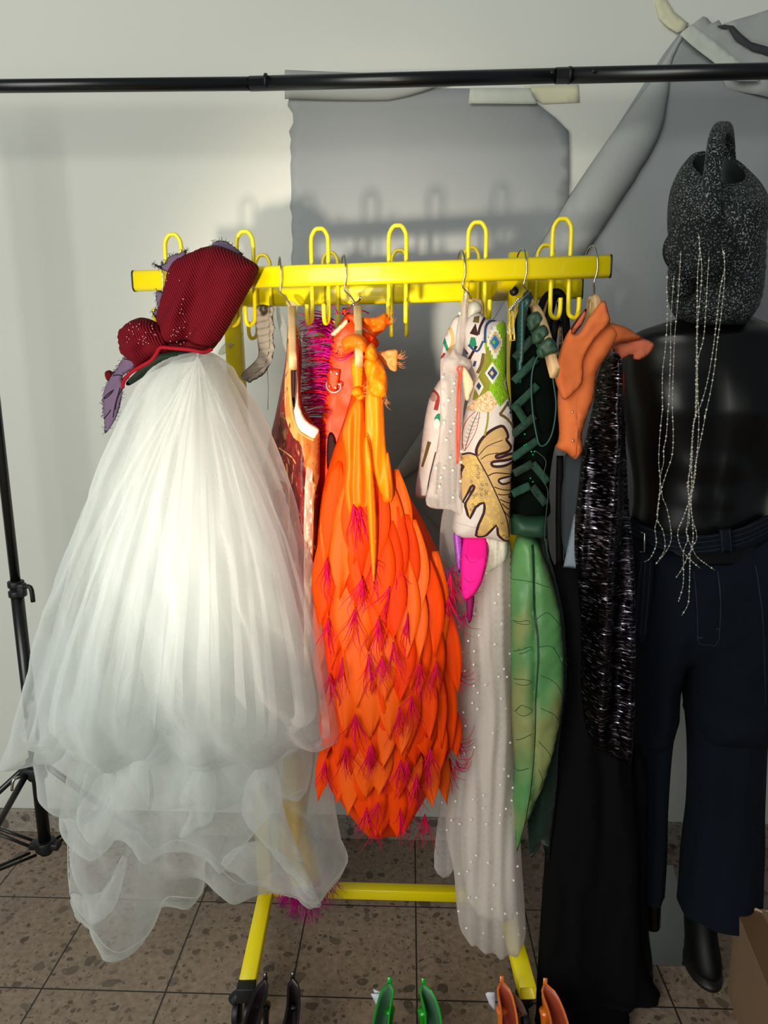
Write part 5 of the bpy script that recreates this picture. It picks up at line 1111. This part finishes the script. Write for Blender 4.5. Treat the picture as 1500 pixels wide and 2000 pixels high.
# ------------------------------------------------------------------ mannequin
mn = thing('mannequin', 'headless glossy black male mannequin torso wearing a watering can', 'mannequin', G(1400, 1950))
YM = 1.60
def musc(v, cs, sn, py):
    if sn > 0.05: return Vector((0, 0, 0))
    X = v.x; dy = 0; c = P(1392, py, YM - 0.1).x
    for (dx, yy, sx, sy, am) in ((-.085, 790, .06, 62, .020), (.085, 790, .06, 62, .020), (-.034, 900, .026, 26, .008), (.034, 900, .026, 26, .008), (-.032, 965, .026, 26, .007), (.032, 965, .026, 26, .007), (-.10, 930, .035, 60, -.006), (.10, 930, .035, 60, -.006), (0, 1010, .06, 30, .006), (-.07, 655, .05, 10, .006), (.07, 655, .05, 10, .006)):
        dy += am * math.exp(-(((X - c) - dx) / sx) ** 2 - ((py - yy) / sy) ** 2)
    dy -= 0.006 * math.exp(-((X - c) / .010) ** 2) * (1 if 720 < py < 1000 else 0)
    return Vector((0, -dy, 0))
lathe_rows('torso', [(560, 1362, 1438, YM, .055), (600, 1358, 1442, YM, .055), (618, 1335, 1462, YM, .062), (634, 1285, 1500, YM, .072), (650, 1244, 1542, YM, .085), (680, 1222, 1565, YM, .098), (740, 1212, 1572, YM, .112), (800, 1216, 1566, YM, .12), (860, 1226, 1548, YM, .115), (930, 1238, 1516, YM, .105), (980, 1240, 1494, YM, .10), (1030, 1232, 1500, YM, .102), (1080, 1222, 1514, YM, .105)], M['mann'], mn, nA=72, nT=8, bumpf=musc)
lathe_rows('leg', [(1080, 1240, 1370, YM, .08), (1300, 1240, 1320, YM, .06), (1500, 1245, 1295, YM, .045), (1720, 1248, 1290, YM, .04), (1800, 1250, 1288, YM, .035)], M['mann'], mn, nA=24)
lathe_rows('leg', [(1080, 1370, 1500, YM, .08), (1300, 1360, 1470, YM, .06), (1500, 1370, 1450, YM, .045), (1720, 1375, 1445, YM, .04), (1800, 1378, 1442, YM, .035)], M['mann'], mn, nA=24)
# jeans
je = thing('jeans', 'dark navy wide-leg jeans with long belt on the black mannequin', 'jeans', G(1400, 1940))
def jf(t, a): return 0.03 * math.sin(a * 5 + t * 3) + 0.02 * math.sin(a * 9 + t * 7)
def arcY(x, y): return YM
hipo = [(1218, 1006), (1250, 1022), (1300, 1036), (1350, 1041), (1400, 1038), (1450, 1024), (1500, 1000), (1520, 1050), (1530, 1150), (1522, 1300), (1500, 1440), (1354, 1440), (1340, 1340), (1331, 1292), (1324, 1340), (1306, 1440), (1230, 1440), (1220, 1200), (1214, 1100)]
dst = []
for pts, w_ in (([(1318, 1090), (1320, 1180), (1324, 1218), (1345, 1222), (1360, 1212), (1362, 1090)], 1.2), ([(1430, 1080), (1433, 1125)], 1.5), ([(1433, 1125), (1440, 1200), (1446, 1330)], 1.2), ([(1322, 1208), (1330, 1208)], 2.5), ([(1354, 1192), (1362, 1192)], 2)):
    dst.append((stroke(pts, w_, None, 2), 1))
sheet('hip_section', hipo, [M['denim'], M['denim_st']], je, YM, s=8, puff=0.125, D=95, sm=2, regions=dst, wob=wrinkle(0.006, 60, 2))
lathe_rows('trouser_leg', [(1250, 1222, 1332, YM, .085), (1330, 1224, 1326, YM, .08), (1450, 1232, 1310, YM, .07), (1570, 1236, 1300, YM, .07), (1650, 1232, 1296, YM, .08), (1722, 1226, 1290, YM, .088)], M['denim'], je, nA=48, nT=8, fold=jf, capb=False)
lathe_rows('trouser_leg', [(1250, 1330, 1512, YM, .09), (1330, 1336, 1506, YM, .085), (1450, 1347, 1495, YM - .01, .075), (1570, 1345, 1488, YM - .02, .075), (1650, 1335, 1486, YM - .03, .082), (1720, 1328, 1482, YM - .04, .09), (1768, 1325, 1480, YM - .05, .095)], M['denim'], je, nA=60, nT=8, fold=jf, capb=False)
wb = []
for dy in (8, 18, 28, 36): wb.append((stroke([(1218, 1006 + dy), (1300, 1036 + dy), (1370, 1041 + dy), (1450, 1024 + dy), (1510, 996 + dy)], 1.1), 1))
sheet('belt', [(1216, 1006), (1250, 1024), (1300, 1040), (1350, 1045), (1400, 1043), (1450, 1030), (1515, 1002), (1522, 1040), (1460, 1070), (1400, 1080), (1340, 1080), (1290, 1072), (1250, 1052), (1216, 1036)], [M['denim_d'], M['denim_st']], je, lambda x, y: YM - 0.13 * math.sqrt(max(0, 1 - ((x - 1368) / 165.) ** 2)) - .002, s=6, back=False, thick=0.004, sm=3, regions=wb)
sheet('belt_loop', [(1404, 1034), (1428, 1032), (1432, 1078), (1408, 1080)], [M['denim_d'], M['denim_st']], je, YM - .142, s=6, puff=0.003, D=5, sm=0, regions=[(stroke([(1408, 1036), (1411, 1078)], 1.1, None, 0), 1), (stroke([(1424, 1034), (1428, 1077)], 1.1, None, 0), 1)])
sheet('belt_tail', [(1245, 1085), (1262, 1080), (1278, 1098), (1275, 1150), (1268, 1210), (1264, 1246), (1252, 1260), (1235, 1244), (1232, 1200), (1240, 1130)], [M['denim_d'], M['denim_st']], je, YM - .13, s=6, puff=0.004, D=6, sm=3, regions=[(stroke([(1252, 1092), (1246, 1150), (1240, 1236)], 1), 1), (stroke([(1260, 1092), (1256, 1150), (1250, 1240)], 1), 1), (stroke([(1269, 1098), (1265, 1160), (1258, 1240)], 1), 1)])
mb = MB(); mb.tube([P(1252, 1040, YM - .13), P(1259, 1042, YM - .135), P(1259, 1078, YM - .135), P(1250, 1078, YM - .13)], 0.0014, 6); mb.build('buckle', M['chrome'], je)
# boots
def boot(px, toe, lbl, w_=0.052):
    g = G(px, 1945); Y0 = g.y + .115; x0 = g.x - .012
    b = thing('boot', lbl, 'boot', (x0, Y0, 0), 'pair of black boots on the mannequin')
    mb = MB(); n = 20; rings = []
    prof = [(0.30, 0.036, 0.046, 0.05), (0.22, .037, .046, .05), (0.14, .037, .046, .045), (.09, .036, .056, .035), (.06, .038, .060, .012), (.035, .040, .068, .006), (.012, .040, .07, .004)]
    for (z, rx, ry, cy) in prof:
        for k in range(n):
            a = 2 * math.pi * k / n; mb.v.append((x0 + rx * math.cos(a), Y0 + cy - .04 + ry * math.sin(a), z))
    for i in range(len(prof) - 1):
        for k in range(n): mb.f.append((i * n + k, (i + 1) * n + k, (i + 1) * n + (k + 1) % n, i * n + (k + 1) % n)); mb.m.append(0)
    mb.f.append(tuple(range(n))); mb.m.append(0); mb.f.append(tuple(range((len(prof) - 1) * n, len(prof) * n))[::-1]); mb.m.append(0)
    mb.build('shaft', M['boot'], b, sub=1)
    mb = MB()
    for k in range(2):
        pass
    v = []; 
    for z in (0.0, 0.012):
        for k in range(24):
            a = 2 * math.pi * k / 24; v.append((x0 + .040 * math.cos(a), Y0 - .036 + .072 * math.sin(a), z))
    mb.add(v, [(k, (k + 1) % 24, 24 + (k + 1) % 24, 24 + k) for k in range(24)] + [tuple(range(23, -1, -1)), tuple(range(24, 48))]); mb.build('sole', M['black_plastic'], b)
    return b
boot(1407, 0, 'black boot under the right trouser leg beside the cardboard box'); boot(1268, 0, 'black boot behind the trailing hem of the black gown')
# ------------------------------------------------------------------ watering can worn on the neck
wc = thing('watering_can', "speckled dark grey watering can worn as the mannequin's head, rose facing out", 'watering can', P(1400, 637, YM - .04))
YC = YM - 0.045
rowsC = [(637, 1372, 1430, .05, 0), (634, 1350, 1446, .075, 0), (618, 1328, 1460, .095, 0), (596, 1316, 1472, .105, 0), (560, 1311, 1480, .108, 0), (500, 1312, 1484, .108, 0), (470, 1315, 1484, .108, .0), (440, 1311, 1488, .112, .05), (405, 1311, 1491, .112, .18), (375, 1316, 1489, .105, .38), (350, 1330, 1480, .094, .6), (332, 1346, 1462, .075, .75), (328, 1352, 1456, .066, .75)]
n = 56; Rv = [Vector(r) for r in ([(a, b, c, d) for a, b, c, d, e in rowsC])]; tl = [r[4] for r in rowsC]
pts, tls = catmull(Rv, 6, tl); mb = MB()
for i, q in enumerate(pts):
    a = P(q[1], q[0], YC); b = P(q[2], q[0], YC); c = (a + b) / 2; rx = (b.x - a.x) / 2; ry = q[3]; rib = 1 + (0.012 * math.sin((q[0] - 470) / 18. * 6.28) if 470 < q[0] < 610 else 0)
    for k in range(n):
        an = 2 * math.pi * k / n; cs, sn = math.cos(an), math.sin(an)
        mb.v.append(tuple(c + Vector((rx * cs * rib, ry * sn * rib, ry * sn * tls[i] - 0.0 * tls[i]))))
for i in range(len(pts) - 1):
    for k in range(n): mb.f.append((i * n + k, i * n + (k + 1) % n, (i + 1) * n + (k + 1) % n, (i + 1) * n + k)); mb.m.append(0)
mb.f.append(tuple(range(n))[::-1]); mb.m.append(0)
# lip and dark inside
last = [Vector(v) for v in mb.v[-n:]]; cen = sum(last, Vector()) / n; o_ = len(mb.v) - n
for (s_, dz, mi_) in ((0.93, 0.002, 0), (0.90, -0.004, 0), (0.92, -.03, 1), (0.95, -.10, 1), (0.05, -.12, 1)):
    base_i = len(mb.v)
    for v in last: mb.v.append(tuple(cen + (v - cen) * s_ + Vector((0, 0, dz))))
    for k in range(n): mb.f.append((o_ + k, o_ + (k + 1) % n, base_i + (k + 1) % n, base_i + k)); mb.m.append(mi_)
    o_ = base_i
mb.build('can_body', [M['speckle'], M['can_in']], wc)
hp = [P(1387, 445, YC - .125), P(1387, 400, YC - .14), P(1390, 350, YC - .135), P(1396, 300, YC - .12), P(1400, 268, YC - .085), P(1407, 252, YC - .04), P(1413, 250, YC), P(1419, 262, YC + .05), P(1421, 290, YC + .08), P(1422, 330, YC + .095), P(1422, 380, YC + .10)]
hs, _ = catmull(hp, 5); mb = MB(); mb.sweep(hs, rrect(0.030, 0.020, 0.007, 4), upv=(1, 0, 0)) if False else None
for i, p in enumerate(hs):
    t = (hs[min(i + 1, len(hs) - 1)] - hs[max(i - 1, 0)]).normalized(); sd = Vector((1, 0, 0)); nn_ = sd.cross(t).normalized(); w_ = 0.0155 + 0.004 * max(0, 1 - i / 12.)
    for a_, b_ in rrect(w_ * 2, 0.022, 0.008, 3): mb.v.append(tuple(p + sd * a_ + nn_ * b_))
kk = 16
for i in range(len(hs) - 1):
    for q in range(kk): mb.f.append((i * kk + q, i * kk + (q + 1) % kk, (i + 1) * kk + (q + 1) % kk, (i + 1) * kk + q)); mb.m.append(0)
mb.f.append(tuple(range(kk))[::-1]); mb.m.append(0); mb.f.append(tuple((len(hs) - 1) * kk + q for q in range(kk))); mb.m.append(0)
mb.build('handle', M['speckle'], wc)
# rose on its spout
rc = P(1366, 486, YC - .20); ax = Vector((-.05, -1, -.10)).normalized(); sx_ = ax.cross(Vector((0, 0, 1))).normalized(); sz_ = sx_.cross(ax)
mb = MB(); m2 = 40; prof = [(-.09, .022), (-.05, .026), (-.03, .034), (-.008, .058), (0, .0625), (.006, .063), (.008, .060), (.012, .045), (.014, .02), (.0145, .001)]
for (d_, r_) in prof:
    for k in range(m2):
        a = 2 * math.pi * k / m2; mb.v.append(tuple(rc + ax * d_ + sx_ * math.cos(a) * r_ * 1.02 + sz_ * math.sin(a) * r_ * .80))
for i in range(len(prof) - 1):
    for k in range(m2): mb.f.append((i * m2 + k, (i + 1) * m2 + k, (i + 1) * m2 + (k + 1) % m2, i * m2 + (k + 1) % m2)); mb.m.append(0)
mb.build('rose', M['speckle_d'], wc)
mb = MB(); mb.tube([rc - ax * 0.08, Vector((rc.x + .01, YC - .09, rc.z - .03)), Vector((rc.x + .02, YC - .07, rc.z - .06))], 0.022, 16, smoothn=4); mb.build('spout', M['speckle'], wc)
# bead strands
def a5(l): return [(1180 + x * .3, 220 + y * .3) for x, y in l]
def a6(l): return [(1180 + x * .25, 800 + y * .25) for x, y in l]
ST = [
 ('leftmost bead strand falling from the left rim of the watering can rose', a5([(412, 1050), (408, 1150), (412, 1290), (400, 1520), (380, 1700), (380, 1940)]) + a6([(455, 0), (435, 210), (427, 400), (437, 560), (430, 680), (415, 850), (397, 930), (407, 1050), (360, 1160), (310, 1190)])),
 ('second bead strand from the left, reaching the jeans belt', a5([(455, 1060), (435, 1350), (432, 1600), (420, 1900)]) + a6([(500, 0), (485, 210), (465, 310), (465, 410), (440, 530), (455, 680), (490, 770), (520, 930), (520, 1030), (475, 1120), (400, 1210)])),
 ('third bead strand from the left, starting on the face of the rose', a5([(500, 900), (490, 1080), (478, 1250), (460, 1450), (450, 1680), (445, 1900)]) + a6([(535, 50), (540, 195), (530, 360), (475, 530), (430, 690), (415, 850), (460, 950), (475, 1080), (430, 1170)])),
 ('bead strand hanging from the top centre of the rose, dense middle bunch', a5([(615, 790), (622, 900), (608, 1060), (605, 1300), (600, 1600), (595, 1950)]) + a6([(715, 20), (690, 200), (675, 390), (665, 500), (650, 600), (665, 700), (620, 840), (575, 960), (600, 1080), (660, 1160), (750, 1240)])),
 ('bead strand in the middle bunch ending in a tail to the right over the jeans', a5([(625, 890), (635, 1000), (632, 1120), (610, 1370), (605, 1600), (600, 1950)]) + a6([(700, 100), (690, 280), (685, 450), (680, 640), (660, 800), (645, 950), (655, 1010), (700, 1110), (740, 1165), (865, 1255)])),
 ('bead strand right of the middle bunch with the lowest end on the trouser fly', a5([(683, 940), (672, 1100), (660, 1320), (645, 1480), (610, 1620), (610, 1850)]) + a6([(740, 50), (735, 240), (720, 400), (705, 560), (680, 700), (690, 880), (695, 1000), (670, 1150), (670, 1220), (665, 1400), (655, 1520), (605, 1610)])),
 ('second bead strand from the right joining the middle bunch at the chest', a5([(770, 885), (785, 1000), (755, 1160), (720, 1460), (700, 1600), (670, 1760), (630, 1900)]) + a6([(700, 100), (680, 430), (660, 560), (665, 860), (640, 940), (655, 1010), (620, 1110), (620, 1250), (615, 1380), (580, 1500)])),
 ('rightmost bead strand falling from the right rim of the rose', a5([(780, 895), (785, 1060), (765, 1290), (735, 1510), (720, 1650), (690, 1830), (650, 2000)]) + a6([(800, 0), (750, 260), (715, 420), (690, 600), (670, 690), (690, 850), (720, 960), (720, 1020), (690, 1070), (610, 1240), (560, 1315)])),
]
mb = MB(); mb.ball((0, 0, 0), 0.0019, 6); bm_ = mb.build('bead', M['bead']); first = True
random.seed(2)
for lb_, pts in ST:
    def yb(y): return YC - .228 + .05 * min(1, max(0, (y - 480) / 200.)) if y < 900 else YC - .165 + 0.06 * min(1, (y - 900) / 200.) - .02
    root = thing('bead_strand', lb_, 'beads', P(pts[0][0], pts[0][1], yb(pts[0][1])), 'bead strands falling from the rose')
    w3 = [P(x, y, max(1.34, yb(y))) for x, y in pts]; sm_, _ = catmull(w3, 8)
    mb = MB(); mb.tube(sm_, 0.0006, 4); mb.build('thread', M['thread'], root)
    acc = 0; nxt = 0.006; cb = 0; dens = 0.0095 if 'middle' in lb_ else 0.012
    for i in range(len(sm_) - 1):
        seg = (sm_[i + 1] - sm_[i]).length
        while acc + seg > nxt and cb < 95:
            q = sm_[i].lerp(sm_[i + 1], (nxt - acc) / seg); o = bm_ if first else bm_.copy()
            if not first: COL.objects.link(o)
            first = False; o.parent = root; o.matrix_parent_inverse = Matrix.Identity(4); o.location = q - root.location; sc_ = random.uniform(.55, 1.15); o.scale = (sc_, sc_, sc_)
            cb += 1; nxt += dens * random.uniform(.6, 1.5)
        acc += seg

# ------------------------------------------------------------------ mirror on the floor, box
mpts = [(1258, 1884), (1378, 1886), (1330, 1752), (1312, 1680), (1225, 1680), (1235, 1800)]
mb = MB(); g_ = [G(x, y, .005) for x, y in mpts]; lo = [Vector((v.x, v.y, .0005)) for v in g_]; n = len(g_)
mb.add(g_ + lo, [tuple(range(n)), tuple(range(n, 2 * n))[::-1]] + [(i, n + i, n + (i + 1) % n, (i + 1) % n) for i in range(n)])
o = mb.build('floor_mirror', M['mirror'], smooth=False); tag(o, 'frameless mirror sheet lying on the tiles between the boots', 'mirror')
bx = thing('cardboard_box', 'taped brown cardboard box in the bottom right corner', 'box', G(1460, 1960))
c0 = G(1420, 1938); c1 = G(1441, 2000); d1 = (c1 - c0).normalized(); d2 = Vector((-d1.y, d1.x, 0)); 
if d2.x < 0: d2 = -d2
H = 0.227
tn = c0 + Vector((0, 0, H))
mb = MB(); L1, L2 = .34, .42
cs_ = [c0, c0 + d1 * L1, c0 + d1 * L1 + d2 * L2, c0 + d2 * L2]
mb.add(cs_ + [c + Vector((0, 0, H)) for c in cs_], [(0, 1, 2, 3), (4, 7, 6, 5), (0, 4, 5, 1), (1, 5, 6, 2), (2, 6, 7, 3), (3, 7, 4, 0)]); mb.build('carton', M['card'], bx, smooth=False, bevel=0.002)
def bq(a, b, z): return c0 + d1 * a + d2 * b + Vector((0, 0, H + z))
mb = MB(); mb.add([bq(-.001, .0, .0015), bq(L1, 0.0, .0015), bq(L1, .09, .0015), bq(-.001, .05, .0015)], [(0, 1, 2, 3)]); mb.build('parcel_tape', M['card_d'], bx, smooth=False, solid=0.001)
mb = MB(); mb.add([bq(-.004, .055, .003), bq(L1, 0.10, .003), bq(L1, .40, .003), bq(-.004, .40, .003)], [(0, 1, 2, 3)]); mb.build('top_flap', M['card'], bx, smooth=False, solid=0.004)
mb = MB(); mb.tube([bq(.0, -.004 + .012 * k, .003 + .003 * math.sin(k * 2.1)) for k in range(9)], 0.0035, 6); mb.build('torn_edge', M['card_in'], bx)

# ------------------------------------------------------------------ shoes
def pump(px, m_up, m_in, lean_, bend, label, group, zt=.172, Yh=1.335, w_=1.0, py=1921):
    h = P(px, py, Yh); root = thing('pump', label, 'shoe', (h.x, Yh - .1, 0), group); mb = MB(); n = 26; k = 15; zh = h.z
    L = .235
    for i in range(n):
        s = i / (n - 1); hw = (0.0125 + 0.008 * s + 0.018 * math.exp(-((s - .72) / .22) ** 2)) * w_
        if s > .85: hw *= math.sqrt(max(0.02, 1 - ((s - .85) / .15) ** 2))
        if s < .08: hw *= math.sqrt(max(0.03, 1 - ((.08 - s) / .08) ** 2))
        cx = h.x + lean_ * s * L + bend * math.sin(s * math.pi * 2.2) * .034; cy = Yh - s * L
        rim = zh - 0.075 * s ** 0.8 - .015 * math.sin(s * 3.1); bot = (zh - .062) * (1 - s) ** 1.6 + .006
        rim = max(rim, bot + .022) if s < .62 else bot + .030 + .022 * math.sin((s - .62) / .38 * 3.0)
        gap = 1.0 if s < .55 else max(0.0, 1 - (s - .55) / .12)
        for j in range(k):
            u = -1 + 2 * j / (k - 1)          # left rim .. bottom .. right rim
            a = u * (math.pi / 2 + (1 - gap) * math.pi / 2) ; x = math.sin(a); c = math.cos(a)
            zc_ = (rim + bot) / 2 if gap < 1 else rim; hh = zc_ - bot
            ex = x if abs(u) < 1 else math.copysign(abs(x), u)
            lo_ = (abs(x) ** 0.7) * math.copysign(1, x)
            mb.v.append((cx + hw * lo_ * (1.0 if c > 0 else 1.0), cy, zc_ - hh * c))
    for i in range(n - 1):
        for j in range(k - 1): mb.f.append((i * k + j, (i + 1) * k + j, (i + 1) * k + j + 1, i * k + j + 1)); mb.m.append(0)
    mb.f.append(tuple(range(k))); mb.m.append(0)
    o = mb.build('upper', [m_in, m_up], root); q = o.modifiers.new('s', 'SOLIDIFY'); q.thickness = .0028; q.offset = 1; q.material_offset = 1; q.material_offset_rim = 1
    # heel counter back wall, topped by a pull tab
    mb = MB(); mb.sweep([Vector((h.x, Yh + .001, zh - .012)), Vector((h.x, Yh + .002, zh + .013))], rrect(.009, .003, .001, 1), upv=(0, 1, 0)); mb.build('pull_tab', m_up, root)
    mb = MB(); mb.tube([Vector((h.x, Yh - .012, zh - .055)), Vector((h.x, Yh - .010, (zh) * .4)), Vector((h.x, Yh - .008, 0.002))], [.013, .007, .0055], 12, smoothn=4); mb.build('heel', m_up, root)
    mb = MB()
    for s_ in (-1, 1):
        pts = []
        for i in range(0, int(n * .62)):
            v = mb_v = o.data.vertices[i * k + (0 if s_ < 0 else k - 1)].co; pts.append(Vector(v))
        mb.tube(pts, 0.0016, 6)
    mb.build('topline_piping', m_up, root)
    return root
PG = 'pumps standing in a row in front of the rack'
pump(518, M['black_shoe'], M['black_in'], -.16, -.2, 'black patent pump next to the rack castor', PG, py=1912)
pump(572, M['black_shoe'], M['black_in'], -.02, .25, 'black patent pump, second from the left in the shoe row', PG, py=1910)
pump(761, M['green_shoe'], M['green_in'], -.16, -.2, 'green patent pump leaning, with a white tag behind it', PG, py=1920, w_=1.1)
pump(827, M['green_shoe'], M['green_in'], .06, .5, 'green patent pump upright, right one of the green pair', PG, py=1922, w_=1.15)
pump(980, M['orange_shoe'], M['orange_in'], -.01, .3, 'orange patent pump in front of the swing tag', PG, py=1918, w_=1.15)
pump(1065, M['orange_shoe'], M['orange_in'], .14, .35, 'orange patent pump beside the open end of the yellow foot', PG, py=1922, w_=1.2)
def card(pts, m_, label, Y):
    o = sheet('swing_tag', pts, m_, None, Y, s=8, back=False, sm=0, thick=.0006); tag(o, label, 'tag'); return o
card([(724, 1941), (745, 1941), (744, 1962), (737, 1967)], M['tag'], 'white paper tag behind the leaning green pump', 1.345)
card([(729, 1932), (745, 1938), (745, 1942), (731, 1940)], M['tag'], 'folded white paper corner above the green pump tag', 1.35)
card([(948, 1941), (952, 1938), (966, 1938), (968, 1976), (955, 1960)], M['tag'], 'pale blue-white tag left of the orange pump', 1.345)
card([(491, 1929), (497, 1931), (495, 1938), (492, 1937)], M['tag'], 'tiny white tag corner by the black castor', 1.36)
tg = thing('printed_tag', 'tan swing tag printed with dark capital letters between the orange pumps', 'tag', P(1010, 1990, 1.335))
sheet('card', [(994, 1940), (1003, 1938), (1020, 1957), (1031, 1982), (1013, 1987), (1004, 1968), (995, 1955)], M['tag_tan'], tg, 1.335, s=6, back=False, sm=0, thick=.0006)
fc = bpy.data.curves.new('lettering', 'FONT'); fc.body = 'LABOREE'; fc.size = .0125; fc.extrude = .0002; fc.align_x = 'LEFT'
fo = bpy.data.objects.new('lettering', fc); COL.objects.link(fo); fo.data.materials.append(M['ink'])
pA = P(1019.5, 1981, 1.3325); pB = P(994.5, 1945, 1.3325); dv = (pB - pA).normalized()
xa = dv; za = Vector((0, -1, 0)); za = (za - xa * za.dot(xa)).normalized(); ya = za.cross(xa)
fm = bpy.data.meshes.new_from_object(fo); fm.name = 'lettering'; bpy.data.objects.remove(fo); bpy.data.curves.remove(fc)
fo = bpy.data.objects.new('lettering', fm); COL.objects.link(fo)
if not fm.materials: fm.materials.append(M['ink'])
fo.parent = tg; fo.matrix_parent_inverse = Matrix.Translation(tg.location).inverted()
fo.matrix_basis = Matrix.Translation(pA) @ Matrix((xa, ya, za)).transposed().to_4x4()
